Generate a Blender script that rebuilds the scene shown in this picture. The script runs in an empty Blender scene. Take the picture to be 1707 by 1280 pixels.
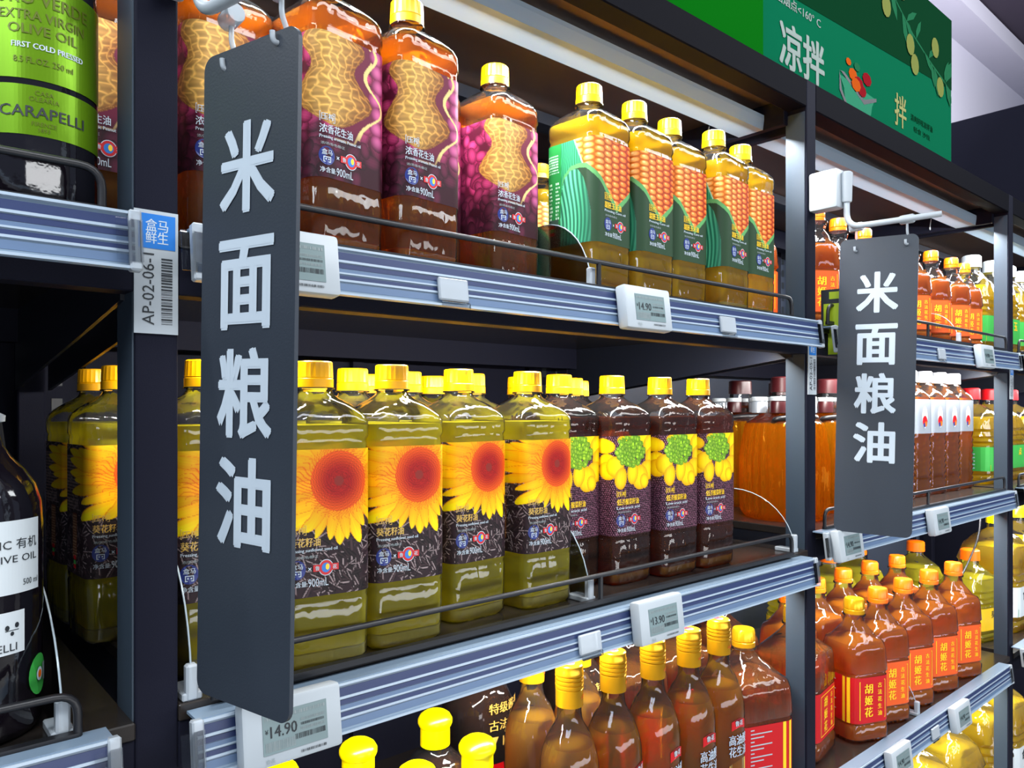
import bpy, bmesh, math, random
import numpy as np
from mathutils import Matrix, Vector
C = bpy.context.scene.collection
SC = bpy.context.scene
ZC = 1.25                      # eye height; every z below is written relative to it
PI = math.pi
# ------------------------------------------------------------------ camera
cam = bpy.data.cameras.new('camera'); camo = bpy.data.objects.new('camera', cam); C.objects.link(camo)
cam.sensor_width = 36; cam.lens = 36*1260/1707; cam.shift_y = 40/1707; cam.clip_start = .01
camo.location = (0, -.56, ZC); camo.rotation_euler = (PI/2, 0, -math.radians(40.9))
SC.camera = camo
# ------------------------------------------------------------------ world, lights, exposure
w = bpy.data.worlds.new('shop'); SC.world = w; w.use_nodes = True
w.node_tree.nodes['Background'].inputs[0].default_value = (.42, .52, .72, 1)
w.node_tree.nodes['Background'].inputs[1].default_value = .24
def area(name, loc, size, power, col, target=None, dirv=None):
    l = bpy.data.lights.new(name, 'AREA'); l.shape = 'RECTANGLE'; l.size, l.size_y = size
    l.energy = power; l.color = col
    o = bpy.data.objects.new(name, l); C.objects.link(o); o.location = (loc[0], loc[1], loc[2]+ZC)
    d = Vector(dirv) if dirv else (Vector((target[0], target[1], target[2]+ZC))-o.location)
    q = d.to_track_quat('-Z', 'X' if size[1] > size[0] else 'Y')
    o.rotation_euler = q.to_euler(); return o
area('aisle_ceiling_light', (.6, -1.5, 1.9), (4.0, .5), 62, (.93, .97, 1), target=(.7, 0, 0))
area('aisle_ceiling_light', (3.2, -1.9, 1.9), (3.0, .5), 34, (.93, .97, 1), target=(1.8, 0, 0))
area('aisle_ceiling_light', (-2.2, -1.0, 1.7), (.5, 2.4), 40, (.80, .90, 1), target=(.4, 0, 0))
area('low_front_fill', (.9, -1.9, -.35), (3.4, .25), 15, (.96, .98, 1), target=(.9, 0, -.1))  # added low fill, not a known lamp; brightens the bottle bottoms
area('ceiling_fill', (2.6, .1, 1.35), (3.5, .3), 30, (.95, .95, 1), dirv=(.1, .75, .55))  # added fill, aimed to brighten the grey wall and ceiling
SC.view_settings.view_transform = 'Standard'; SC.view_settings.look = 'None'
SC.view_settings.gamma = 1; SC.view_settings.use_curve_mapping = False
SC.view_settings.exposure = .5
cy = SC.cycles
cy.max_bounces = 14; cy.diffuse_bounces = 3; cy.glossy_bounces = 3; cy.transmission_bounces = 8
cy.transparent_max_bounces = 24; cy.caustics_reflective = False; cy.caustics_refractive = False
cy.use_adaptive_sampling = True; cy.adaptive_threshold = .03; cy.sample_clamp_indirect = 4
cy.use_denoising = True; cy.blur_glossy = 1.0

# ------------------------------------------------------------------ materials
def lin(c):
    c = np.asarray(c, float)
    return np.where(c <= .04045, c/12.92, ((c+.055)/1.055)**2.4)
def hx(h):
    h = h.lstrip('#'); return tuple(lin([int(h[i:i+2], 16)/255 for i in (0, 2, 4)]))
def mat(name, col, rough=.5, metal=0, spec=.5, emit=None, es=1, bump=None, coat=0, sss=0):
    m = bpy.data.materials.new(name); m.use_nodes = True
    n = m.node_tree.nodes; L = m.node_tree.links; b = n['Principled BSDF']
    b.inputs['Base Color'].default_value = (*col, 1); b.inputs['Roughness'].default_value = rough
    b.inputs['Metallic'].default_value = metal; b.inputs['Specular IOR Level'].default_value = spec
    b.inputs['Coat Weight'].default_value = coat
    if emit: b.inputs['Emission Color'].default_value = (*emit, 1); b.inputs['Emission Strength'].default_value = es
    if bump:
        t = n.new('ShaderNodeTexNoise'); t.inputs['Scale'].default_value = bump[0]
        tc = n.new('ShaderNodeTexCoord'); L.new(tc.outputs['Object'], t.inputs['Vector'])
        bp = n.new('ShaderNodeBump'); bp.inputs['Strength'].default_value = bump[1]; bp.inputs['Distance'].default_value = .001
        L.new(t.outputs['Fac'], bp.inputs['Height']); L.new(bp.outputs['Normal'], b.inputs['Normal'])
    return m
def wavy(n, L, sc, dist, *nodes, stretch=(1, 1, .35)):
    tc = n.new('ShaderNodeTexCoord'); mp = n.new('ShaderNodeMapping'); mp.inputs['Scale'].default_value = stretch
    t = n.new('ShaderNodeTexNoise'); t.inputs['Scale'].default_value = sc; t.inputs['Detail'].default_value = 1.5
    b = n.new('ShaderNodeBump'); b.inputs['Strength'].default_value = 1; b.inputs['Distance'].default_value = dist
    L.new(tc.outputs['Object'], mp.inputs['Vector']); L.new(mp.outputs[0], t.inputs['Vector']); L.new(t.outputs['Fac'], b.inputs['Height'])
    for q in nodes: L.new(b.outputs[0], q.inputs['Normal'])
def clear_mat(name, tint=(.96, .97, .98), rough=.04, gloss=1.0, body=0.0, bodycol=(.8, .85, .9), ior=1.45, wave=0):
    """thin clear plastic: see-through sheet with Fresnel reflections"""
    m = bpy.data.materials.new(name); m.use_nodes = True
    n = m.node_tree.nodes; L = m.node_tree.links; n.clear()
    out = n.new('ShaderNodeOutputMaterial'); mix = n.new('ShaderNodeMixShader')
    tr = n.new('ShaderNodeBsdfTransparent'); tr.inputs[0].default_value = (*tint, 1)
    gl = n.new('ShaderNodeBsdfGlossy'); gl.inputs['Roughness'].default_value = rough
    fr = n.new('ShaderNodeFresnel'); fr.inputs['IOR'].default_value = ior
    mt = n.new('ShaderNodeMath'); mt.operation = 'MULTIPLY'; mt.inputs[1].default_value = gloss
    L.new(fr.outputs[0], mt.inputs[0]); L.new(mt.outputs[0], mix.inputs[0])
    base = tr
    if wave: wavy(n, L, wave, .0022, gl, fr)
    if body:
        df = n.new('ShaderNodeBsdfDiffuse'); df.inputs[0].default_value = (*bodycol, 1)
        mx = n.new('ShaderNodeMixShader'); mx.inputs[0].default_value = body
        L.new(tr.outputs[0], mx.inputs[1]); L.new(df.outputs[0], mx.inputs[2]); base = mx
    L.new(base.outputs[0], mix.inputs[1]); L.new(gl.outputs[0], mix.inputs[2]); L.new(mix.outputs[0], out.inputs[0])
    return m
def oil_mat(name, tint, glow, body=.25, glass=.45, ior=1.3, wave=60):
    """oil: tinted see-through, part refracting, part scattering"""
    m = bpy.data.materials.new(name); m.use_nodes = True
    n = m.node_tree.nodes; L = m.node_tree.links; n.clear()
    out = n.new('ShaderNodeOutputMaterial')
    tr = n.new('ShaderNodeBsdfTransparent'); tr.inputs[0].default_value = (*tint, 1)
    gl = n.new('ShaderNodeBsdfGlass'); gl.inputs['Color'].default_value = (*tint, 1)
    gl.inputs['IOR'].default_value = ior; gl.inputs['Roughness'].default_value = .0
    wavy(n, L, wave, .0035, gl)
    tl = n.new('ShaderNodeBsdfTranslucent'); tl.inputs[0].default_value = (*glow, 1)
    df = n.new('ShaderNodeBsdfDiffuse'); df.inputs[0].default_value = (*glow, 1)
    a = n.new('ShaderNodeMixShader'); a.inputs[0].default_value = .6
    b = n.new('ShaderNodeMixShader'); b.inputs[0].default_value = glass
    c = n.new('ShaderNodeMixShader'); c.inputs[0].default_value = body
    L.new(df.outputs[0], a.inputs[1]); L.new(tl.outputs[0], a.inputs[2])
    L.new(tr.outputs[0], b.inputs[1]); L.new(gl.outputs[0], b.inputs[2])
    L.new(b.outputs[0], c.inputs[1]); L.new(a.outputs[0], c.inputs[2]); L.new(c.outputs[0], out.inputs[0])
    return m
def attr_mat(name, rough=.35):
    m = mat(name, (1, 1, 1), .5, spec=.25)
    n = m.node_tree.nodes; L = m.node_tree.links
    a = n.new('ShaderNodeAttribute'); a.attribute_name = 'print'
    L.new(a.outputs['Color'], n['Principled BSDF'].inputs['Base Color']); return m
M = {}
M['black'] = mat('black_powder_coat', hx('181925'), .6, spec=.07, bump=(900, .15))
M['beam'] = mat('black_beam', hx('0b0b12'), .65, spec=.04)
M['steel'] = mat('blue_black_steel', hx('191c26'), .38, bump=(900, .1))
M['lit_side'] = mat('blue_grey_lit_side', hx('374451'), .5, metal=.1)  # the posts' black paint with side light put into its colour
M['deck'] = mat('dark_shelf_deck', hx('2c2724'), .22, spec=.6)
M['panelback'] = mat('slate_back_panel', hx('3a4252'), .5)
M['wood'] = mat('brown_underside', hx('4c3c36'), .45)
M['brass'] = mat('worn_edge_trim', hx('7a5c3c'), .4)
M['sign'] = mat('slate_sign', hx('2f3640'), .45, bump=(600, .1))
M['white'] = mat('white_print', hx('c2ced8'), .6, spec=.2)
M['offwhite'] = mat('off_white_plastic', hx('b2bac0'), .4)
M['tube'] = mat('white_tube', hx('b4bcc2'), .3)
M['channel'] = mat('rail_light_face', hx('8094a8'), .3, spec=.5)
M['insert'] = mat('rail_blue_insert', hx('2b3860'), .35, spec=.4)
M['insert2'] = mat('rail_pale_insert', hx('5f7594'), .35, spec=.4)
M['rib'] = mat('rail_rib', hx('a8b8c8'), .25, spec=.6)
M['clear'] = clear_mat('clear_plastic')
M['pet'] = clear_mat('clear_bottle_wall', (.985, .985, .985), .05, 1.25, .008, (1, 1, 1), wave=70)
M['divider'] = clear_mat('clear_divider', (.90, .92, .94), .05, .9)
M['edge'] = clear_mat('divider_edge', (.8, .88, .92), .1, 1, .55, (.75, .88, .95))
M['frost'] = clear_mat('frosted_clip', (.85, .9, .93), .2, 1, .5, (.78, .85, .92))
M['alu'] = mat('lamp_housing', hx('a0b2c2'), .6, metal=.1, spec=.2)
M['lamp'] = mat('lamp_diffuser', (1, 1, 1), .5, emit=(.92, .97, 1), es=6)
M['capyellow'] = mat('yellow_cap', hx('ffb400'), .3)
M['caporange'] = mat('orange_cap', hx('f26a06'), .3)
M['capgold'] = mat('gold_cap', hx('dca014'), .25, metal=.55)
M['lemon'] = mat('lemon_cap', hx('ffe800'), .25)
M['red'] = mat('red_print', hx('c40a14'), .4)
M['orange'] = mat('orange_print', hx('e85a1c'), .4)
M['yellow'] = mat('yellow_print', hx('ffd020'), .4)
M['gold'] = mat('gold_print', hx('d8b050'), .4)
M['blue'] = mat('blue_print', hx('1c2d78'), .4)
M['skyblue'] = mat('tag_blue', hx('1f74c8'), .4)
M['ink'] = mat('dark_print', hx('20262c'), .5)
M['green'] = mat('green_print', hx('3fae49'), .4)
M['grey'] = mat('grey_print', hx('8f9a9c'), .5)
M['screen'] = mat('paper_screen', hx('74888a'), .35)
M['print'] = attr_mat('printed_label')
M['foil'] = mat('green_foil', hx('6f9c10'), .3, metal=.6)
M['silver'] = mat('silver_label', hx('b4bcc6'), .25, metal=.5)
M['whitelabel'] = mat('white_paper_label', hx('d6dee2'), .5)
M['darkglass'] = mat('dark_green_glass', hx('120e14'), .07, spec=.9, bump=(160, .12))
M['oil_sun'] = oil_mat('sunflower_oil', (.95, .90, .30), (1, .90, .015), .50, .35)
M['oil_corn'] = oil_mat('corn_oil', (.99, .78, .06), (1, .66, .004), .55, .35)
M['oil_peanut'] = oil_mat('peanut_oil', (.97, .54, .03), (.74, .26, .002), .28, .42)
M['oil_rape'] = oil_mat('rapeseed_oil', (.62, .22, .02), (.40, .09, .003), .20)
M['oil_amber'] = oil_mat('amber_oil', (1, .52, .015), (1, .31, .0), .52, .38)
M['oil_rib'] = oil_mat('ribbed_jug_oil', (1, .52, .05), (.95, .36, .01), .26, .65, 1.4)
M['base_sun_caustic'] = oil_mat('bottle_base_caustic', (1, .96, .45), (1, .92, .25), .55, .45, 1.45, 220)  # paler than the oil: caustic light painted into the base colour
M['base_amber_caustic'] = oil_mat('bottle_base_amber_caustic', (1, .6, .1), (.95, .42, .02), .4, .6, 1.45, 220)  # same caustic brightness in the base colour, for the darker oils
M['oil_dark'] = oil_mat('sesame_oil', (.30, .09, .02), (.16, .04, .01), .25)
M['oil_glass'] = oil_mat('high_oleic_oil', (.95, .62, .05), (.85, .42, .0), .32, .35)
M['oil_gold'] = oil_mat('golden_oil', (.99, .80, .06), (1, .74, .006), .52, .35)
M['ceil'] = mat('grey_ceiling_paint', hx('c9c6d4'), .8)
M['darkceil'] = mat('dark_ceiling', hx('3a3040'), .8)
M['floor'] = mat('floor_tile', hx('8a8a88'), .3)
M['kraft'] = mat('worn_strap', hx('1a1a1e'), .4)
M['flag'] = mat('flag_yellow', hx('c8e020'), .4)
M['pattern'] = mat('mixed_red_label', hx('3a0e12'), .35)

# ------------------------------------------------------------------ object helpers
def link(name, me, parent=None, mats=(), smooth=False, loc=None):
    for mm in mats: me.materials.append(mm)
    if smooth:
        me.polygons.foreach_set('use_smooth', [True]*len(me.polygons))
    o = bpy.data.objects.new(name, me); C.objects.link(o)
    if parent: o.parent = parent
    if loc: o.location = loc
    return o
def thing(name, label, cat, loc=(0, 0, 0), rotz=0, group=None):
    o = bpy.data.objects.new(name, None); C.objects.link(o); o.empty_display_size = .02
    o.location = (loc[0], loc[1], loc[2]+ZC); o.rotation_euler = (0, 0, rotz)
    tag(o, label, cat, group); return o
def tag(o, label, cat, group=None):
    o['label'] = label; o['category'] = cat
    if group: o['group'] = group
    return o
def mesh(verts, faces, name='m'):
    me = bpy.data.meshes.new(name); me.from_pydata([tuple(v) for v in verts], [], faces); me.update(); return me
def sharp(me, ang=35):
    me.polygons.foreach_set('use_smooth', [True]*len(me.polygons))
    me.set_sharp_from_angle(angle=math.radians(ang)); return me
def box_me(x0, x1, y0, y1, z0, z1, bev=0, seg=1):
    bm = bmesh.new(); bmesh.ops.create_cube(bm, size=1)
    for v in bm.verts:
        v.co = (x0 if v.co.x < 0 else x1, y0 if v.co.y < 0 else y1, z0 if v.co.z < 0 else z1)
    if bev: bmesh.ops.bevel(bm, geom=bm.edges[:], offset=bev, segments=seg, affect='EDGES', profile=.5)
    me = bpy.data.meshes.new('box'); bm.to_mesh(me); bm.free(); return me
def box(name, p, m, parent=None, bev=0, seg=1):
    return link(name, box_me(*p, bev, seg), parent, [m])
def tube_me(pts, r, n=8):
    pts = [Vector(p) for p in pts]; V = []; F = []
    up = Vector((0, 0, 1)); prev = None
    for i, p in enumerate(pts):
        t = (pts[min(i+1, len(pts)-1)]-pts[max(i-1, 0)]).normalized()
        if prev is None: a = t.orthogonal().normalized()
        else: a = (prev-t*prev.dot(t)).normalized()
        prev = a; b = t.cross(a)
        for k in range(n):
            th = 2*PI*k/n; V.append(p+(a*math.cos(th)+b*math.sin(th))*r)
    for i in range(len(pts)-1):
        for k in range(n):
            F.append((i*n+k, i*n+(k+1) % n, (i+1)*n+(k+1) % n, (i+1)*n+k))
    F.append(tuple(range(n))[::-1]); F.append(tuple((len(pts)-1)*n+k for k in range(n)))
    me = mesh(V, F); return sharp(me, 50)
def rounded(pts, rad, n=5):
    """polyline with rounded corners"""
    pts = [Vector(p) for p in pts]; out = [pts[0]]
    for i in range(1, len(pts)-1):
        p = pts[i]; a = (pts[i-1]-p); b = (pts[i+1]-p)
        ra = min(rad, a.length*.49); rb = min(rad, b.length*.49)
        A = p+a.normalized()*ra; B = p+b.normalized()*rb
        for k in range(n+1):
            t = k/n; out.append(A*(1-t)**2+p*2*t*(1-t)+B*t*t)
    out.append(pts[-1]); return out
def join_me(parts):
    """join (mesh, matrix or None, material index) into one mesh"""
    bm = bmesh.new()
    for me, mx, mi in parts:
        n0 = len(bm.faces); nv = len(bm.verts); bm.from_mesh(me)
        bm.verts.ensure_lookup_table(); bm.faces.ensure_lookup_table()
        if mx is not None: bmesh.ops.transform(bm, matrix=mx, verts=bm.verts[nv:])
        for f in bm.faces[n0:]: f.material_index = mi
    me = bpy.data.meshes.new('joined'); bm.to_mesh(me); bm.free(); return me
def copy_thing(root, loc, rotz, label, group=None):
    r = root.copy(); C.objects.link(r); r.location = (loc[0], loc[1], loc[2]+ZC); r.rotation_euler = (0, 0, rotz)
    r['label'] = label
    if group: r['group'] = group
    for ch in list(root.children):
        c = ch.copy(); C.objects.link(c); c.parent = r
        for g in list(ch.children):
            d = g.copy(); C.objects.link(d); d.parent = c
    return r

# ------------------------------------------------------------------ section profiles
def ring(a, rc, n=5, b=None):
    """rounded square ring (half size a, corner radius rc), starting at front centre going +x"""
    b = a if b is None else b
    rc = min(rc, a, b); P = []
    for cx, cy, a0 in ((a-rc, -(b-rc), -90), (a-rc, b-rc, 0), (-(a-rc), b-rc, 90), (-(a-rc), -(b-rc), 180)):
        for k in range(n+1):
            th = math.radians(a0+90*k/n); P.append((cx+rc*math.cos(th), cy+rc*math.sin(th)))
    return P
def loft_me(prof, n=5, cap0=True, cap1=True, ang=40):
    V = []; F = []; N = 4*(n+1)
    for z, a, rc in prof:
        V += [(x, y, z) for x, y in ring(a, rc, n)]
    for i in range(len(prof)-1):
        for k in range(N): F.append((i*N+k, i*N+(k+1) % N, (i+1)*N+(k+1) % N, (i+1)*N+k))
    if cap0: F.append(tuple(range(N))[::-1])
    if cap1: F.append(tuple((len(prof)-1)*N+k for k in range(N)))
    return sharp(mesh(V, F), ang)
def lathe_me(prof, n=32, flute=None, cap0=True, cap1=True, ang=40, c=(0, 0)):
    V = []; F = []
    for i, p in enumerate(prof):
        z, r = p[0], p[1]
        for k in range(n):
            rr = r
            if flute and flute[0] <= z <= flute[1] and k % 2: rr = r-flute[2]
            th = 2*PI*k/n; V.append((c[0]+rr*math.cos(th), c[1]+rr*math.sin(th), z))
    for i in range(len(prof)-1):
        for k in range(n): F.append((i*n+k, i*n+(k+1) % n, (i+1)*n+(k+1) % n, (i+1)*n+k))
    if cap0: F.append(tuple(range(n))[::-1])
    if cap1: F.append(tuple((len(prof)-1)*n+k for k in range(n)))
    return sharp(mesh(V, F), ang)
def wrap_sq(a, rc):
    """arc length s (0 = front centre, + to +x) -> point and normal on a rounded square"""
    st = a-rc; q = PI/2*rc; per = 8*st+4*q
    def f(s, off):
        s = s % per
        segs = [('l', st, (0, -a), (1, 0), (0, -1)), ('c', q, (st, -st), -90), ('l', 2*st, (a, -st), (0, 1), (1, 0)), ('c', q, (st, st), 0),
                ('l', 2*st, (st, a), (-1, 0), (0, 1)), ('c', q, (-st, st), 90), ('l', 2*st, (-a, st), (0, -1), (-1, 0)), ('c', q, (-st, -st), 180),
                ('l', st+1e-6, (-st, -a), (1, 0), (0, -1))]
        for g in segs:
            if s <= g[1]:
                if g[0] == 'l': return (g[2][0]+g[3][0]*s+g[4][0]*off, g[2][1]+g[3][1]*s+g[4][1]*off)
                th = math.radians(g[3])+s/rc; r = rc+off
                return (g[2][0]+r*math.cos(th), g[2][1]+r*math.sin(th))
            s -= g[1]
        return (0, -a-off)
    f.per = per; return f
def wrap_round(r):
    def f(s, off):
        th = -PI/2+s/r; return ((r+off)*math.cos(th), (r+off)*math.sin(th))
    f.per = 2*PI*r; return f
def flat_wrap(s, off): return (s, -off)

# ------------------------------------------------------------------ lettering
_T = {}
def text2d(s, bold=0.0):
    k = (s, bold)
    if k not in _T:
        c = bpy.data.curves.new('t', 'FONT'); c.body = s; c.resolution_u = 2; c.fill_mode = 'FRONT'; c.offset = bold
        c.align_x = 'CENTER'; c.align_y = 'CENTER'
        o = bpy.data.objects.new('t', c); C.objects.link(o)
        me = bpy.data.meshes.new_from_object(o.evaluated_get(bpy.context.evaluated_depsgraph_get()))
        V = np.array([v.co[:2] for v in me.vertices]) if len(me.vertices) else np.zeros((0, 2))
        F = [tuple(p.vertices) for p in me.polygons]
        if len(V): V = V-(V.min(0)+V.max(0))/2
        bpy.data.objects.remove(o); bpy.data.curves.remove(c); bpy.data.meshes.remove(me); _T[k] = (V, F)
    return _T[k]
class Print:
    """flat printed shapes collected on a wrapped surface; several inks"""
    def __init__(s, wrap, off=.0004): s.w = wrap; s.off = off; s.V = []; s.F = []; s.MI = []; s.mats = []
    def mi(s, m):
        m = M[m]
        if m not in s.mats: s.mats.append(m)
        return s.mats.index(m)
    def add(s, V2, F, m, lift=0):
        b = len(s.V)
        for x, z in V2:
            p = s.w(x, s.off+lift); s.V.append((p[0], p[1], z))
        i = s.mi(m)
        for f in F: s.F.append(tuple(b+k for k in f)); s.MI.append(i)
    def text(s, t, x, z, h, m, bold=.0, sx=1, lift=.0001, fit=None, rot=0):
        V, F = text2d(t)
        if not len(V): return
        if bold:
            hb = bold*.55; offs = [(-hb, 0), (hb, 0)] if h < .02 else [(hb*math.cos(q), hb*math.sin(q)) for q in (0.78, 2.36, 3.93, 5.5)]+[(hb, 0), (-hb, 0)]
            n0 = len(V); F0 = F
            ext = V.max(0)-V.min(0); k = h/ext[1]; kx = fit/ext[0] if fit else k*sx
            for i, o_ in enumerate(offs):
                W = (V+np.array(o_))*np.array([kx, k])
                if rot: W = W@np.array([[math.cos(rot), math.sin(rot)], [-math.sin(rot), math.cos(rot)]])
                s.add(W+np.array([x, z]), F0, m, lift+i*.00007)
            return
        ext = V.max(0)-V.min(0); k = h/ext[1]; kx = k*sx
        if fit: kx = fit/ext[0]
        W = V*np.array([kx, k])
        if rot: W = W@np.array([[math.cos(rot), math.sin(rot)], [-math.sin(rot), math.cos(rot)]])
        s.add(W+np.array([x, z]), F, m, lift)
    def rect(s, x0, x1, z0, z1, m, lift=0, n=1):
        xs = np.linspace(x0, x1, n+1)
        s.add([(x, z) for x in xs for z in (z0, z1)], [(2*i, 2*i+2, 2*i+3, 2*i+1) for i in range(n)], m, lift)
    def frame(s, x0, x1, z0, z1, t, m, lift=0):
        s.rect(x0, x1, z0, z0+t, m, lift); s.rect(x0, x1, z1-t, z1, m, lift)
        s.rect(x0, x0+t, z0+t, z1-t, m, lift); s.rect(x1-t, x1, z0+t, z1-t, m, lift)
    def disc(s, x, z, rx, rz, m, lift=0, n=20):
        s.add([(x+rx*math.cos(2*PI*k/n), z+rz*math.sin(2*PI*k/n)) for k in range(n)], [tuple(range(n))], m, lift)
    def poly(s, P, m, lift=0): s.add(P, [tuple(range(len(P)))], m, lift)
    def bars(s, x0, x1, z0, z1, m, rnd, lift=0, vertical=True):
        a = x0 if vertical else z0; e = x1 if vertical else z1
        while a < e:
            wd = rnd.choice([.5, .5, 1, 1.5])*(e-(x0 if vertical else z0))/60
            if vertical: s.rect(a, min(a+wd, e), z0, z1, m, lift)
            else: s.rect(x0, x1, a, min(a+wd, e), m, lift)
            a += wd+rnd.choice([.6, 1, 1.4])*(e-(x0 if vertical else z0))/60
    def build(s, name, parent):
        if not s.V: return None
        me = mesh(s.V, s.F)
        o = link(name, me, parent, s.mats); me.polygons.foreach_set('material_index', s.MI); return o

# ------------------------------------------------------------------ painted labels (colour per vertex of a fine grid)
class Canvas:
    def __init__(s, s0, s1, h, res):
        s.s = np.arange(s0, s1+res*.5, res); s.t = np.arange(0, h+res*.5, res)   # mm, t runs down from the top
        s.S, s.T = np.meshgrid(s.s, s.t); s.c = np.zeros(s.S.shape+(3,)); s.res = res
    def fill(s, col): s.c[:] = col
    def win(s, cx, cy, r):
        i0, i1 = np.searchsorted(s.t, [cy-r, cy+r]); j0, j1 = np.searchsorted(s.s, [cx-r, cx+r])
        return slice(max(i0, 0), i1), slice(max(j0, 0), j1)
    def ell(s, cx, cy, rx, ry, rot, fn, alpha=1):
        W = s.win(cx, cy, max(rx, ry)); S, T = s.S[W]-cx, s.T[W]-cy
        if not S.size: return
        c_, s_ = math.cos(rot), math.sin(rot)
        u = (S*c_+T*s_)/rx; v = (-S*s_+T*c_)/ry; q = np.sqrt(u*u+v*v); m = q < 1
        if not m.any(): return
        col = fn(u, v, q) if callable(fn) else np.broadcast_to(np.array(fn, float), q.shape+(3,))
        s.c[W][m] = s.c[W][m]*(1-alpha)+col[m]*alpha
    def poly(s, P, fn, alpha=1):
        m = np.zeros(s.S.shape, bool); n = len(P)
        for i in range(n):
            x0, y0 = P[i]; x1, y1 = P[(i+1) % n]
            if y0 == y1: continue
            m ^= ((y0 > s.T) != (y1 > s.T)) & (s.S < (x1-x0)*(s.T-y0)/(y1-y0)+x0)
        col = fn(s.S, s.T) if callable(fn) else np.broadcast_to(np.array(fn, float), m.shape+(3,))
        s.c[m] = s.c[m]*(1-alpha)+col[m]*alpha; return m
    def mesh(s, wrap, z0, off=.0002):
        nt, ns = s.S.shape; pts = np.array([wrap(x/1000, off) for x in s.s]); zz = z0+(s.t[-1]-s.t)/1000
        co = np.empty((nt, ns, 3)); co[:, :, 0] = pts[None, :, 0]; co[:, :, 1] = pts[None, :, 1]; co[:, :, 2] = zz[:, None]
        i, j = np.meshgrid(np.arange(nt-1), np.arange(ns-1), indexing='ij'); a = (i*ns+j).ravel()
        F = np.stack([a, a+ns, a+ns+1, a+1], 1)
        me = bpy.data.meshes.new('label'); me.vertices.add(nt*ns); me.vertices.foreach_set('co', co.ravel())
        me.loops.add(F.size); me.loops.foreach_set('vertex_index', F.ravel())
        me.polygons.add(len(F)); me.polygons.foreach_set('loop_start', np.arange(len(F))*4); me.polygons.foreach_set('loop_total', np.full(len(F), 4))
        me.update(calc_edges=True)
        at = me.color_attributes.new('print', 'FLOAT_COLOR', 'POINT')
        col = np.ones((nt*ns, 4)); col[:, :3] = lin(np.clip(s.c, 0, 1)).reshape(-1, 3)
        at.data.foreach_set('color', col.ravel().astype(np.float32))
        me.polygons.foreach_set('use_smooth', [True]*len(me.polygons)); return me
def mixc(a, b, t): t = np.clip(t, 0, 1)[..., None]; return np.array(a, float)*(1-t)+np.array(b, float)*t
R = random.Random(7)
LH = 118; S0, S1, RES = -114, 50, .62
def side_table(c, x0, x1, t0, t1, col, rowh=3.0):
    t = t0
    while t < t1:
        x = x0
        while x < x1-1:
            wd = R.uniform(.8, 2.2); W = (c.S > x) & (c.S < x+wd) & (c.T > t) & (c.T < t+rowh*.5); c.c[W] = col; x += wd+R.uniform(.4, 1.0)
        t += rowh
def origin_patch(c, x, t, w_=7):
    for k, col in enumerate([(.85, .12, .15), (.35, .75, .35), (.85, .12, .15)]):
        W = (c.S > x) & (c.S < x+w_) & (c.T > t+k*4) & (c.T < t+k*4+3.6); c.c[W] = col
def paint_sunflower():
    c = Canvas(S0, S1, LH, RES); c.fill((.17, .11, .13))
    for k in range(1500):
        x, y = R.uniform(S0, S1), R.uniform(0, LH); r = R.uniform(0, PI); b = R.uniform(.16, .34); L = R.uniform(3, 6)
        def seed(u, v, q, b=b): return mixc((b, b*.72, b*.75), (b*.35, b*.25, b*.3), np.abs(v)*1.1)
        c.ell(x, y, L, L*.32, r, seed)
        if k % 2 == 0: c.ell(x+.3, y, L*.95, .42, r+.12, (.72, .64, .64), .8)
    side_table(c, -95, -58, 10, 60, (.62, .52, .48)); W = (c.S > -76) & (c.S < -62) & (c.T > 62) & (c.T < 104); c.c[W] = (.45, .25, .16)
    side_table(c, -75, -63, 64, 102, (.75, .6, .45), 2.6); origin_patch(c, -73, 104-3)
    cx, cy = 8, 26; S, T = c.S-cx, (c.T-cy)/1.04; S = np.where(S < -24, -24+(S+24)/2.9, S); r = np.hypot(S, T); th = np.arctan2(T, S)
    pet = []
    for layer in range(2):
        n = 16
        for k in range(n):
            a = 2*PI*(k+.5*layer)/n+R.uniform(-.07, .07); L = R.uniform(47, 54)-layer*5; wd = R.uniform(.17, .21)
            d = (th-a+PI) % (2*PI)-PI; q = r/L; half = wd*np.clip((1-q)/.42, 0, 1)**.62
            m = (np.abs(d) < half) & (q < 1.0)
            vein = .5+.5*np.cos(d*110+k); sh = np.clip(np.abs(d)/np.maximum(half, .02), 0, 1)
            base = mixc((.98, .60, .02), (1, .88, .03), (r-20)/24-.22*vein*.5-sh*.30*(1-layer*.3))
            c.c[m] = base[m]*R.uniform(.9, 1.03)
            ed = m & (sh > .90) & (r > 24); c.c[ed] = (.90, .52, .02)
    m = (r < 31) & (np.abs(((th*26/PI+np.sin(r*.6))*1.0) % 1-.5) < .22*np.clip((32-r)/9, 0, 1)); c.c[m] = c.c[m]*.45+np.array((.85, .25, .05))*.55
    m = r < 23.5; rr = r[m]; sp = .5+.5*np.sin(rr*4.2+np.sin(th[m]*34)*1.6)*np.cos(th[m]*42+rr*1.3)
    c.c[m] = mixc((.92, .34, .07), (.66, .10, .08), (22-rr)/12)*(.72+.42*sp[:, None])
    m = r < 4; c.c[m] = (.52, .17, .14)
    return c
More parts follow.
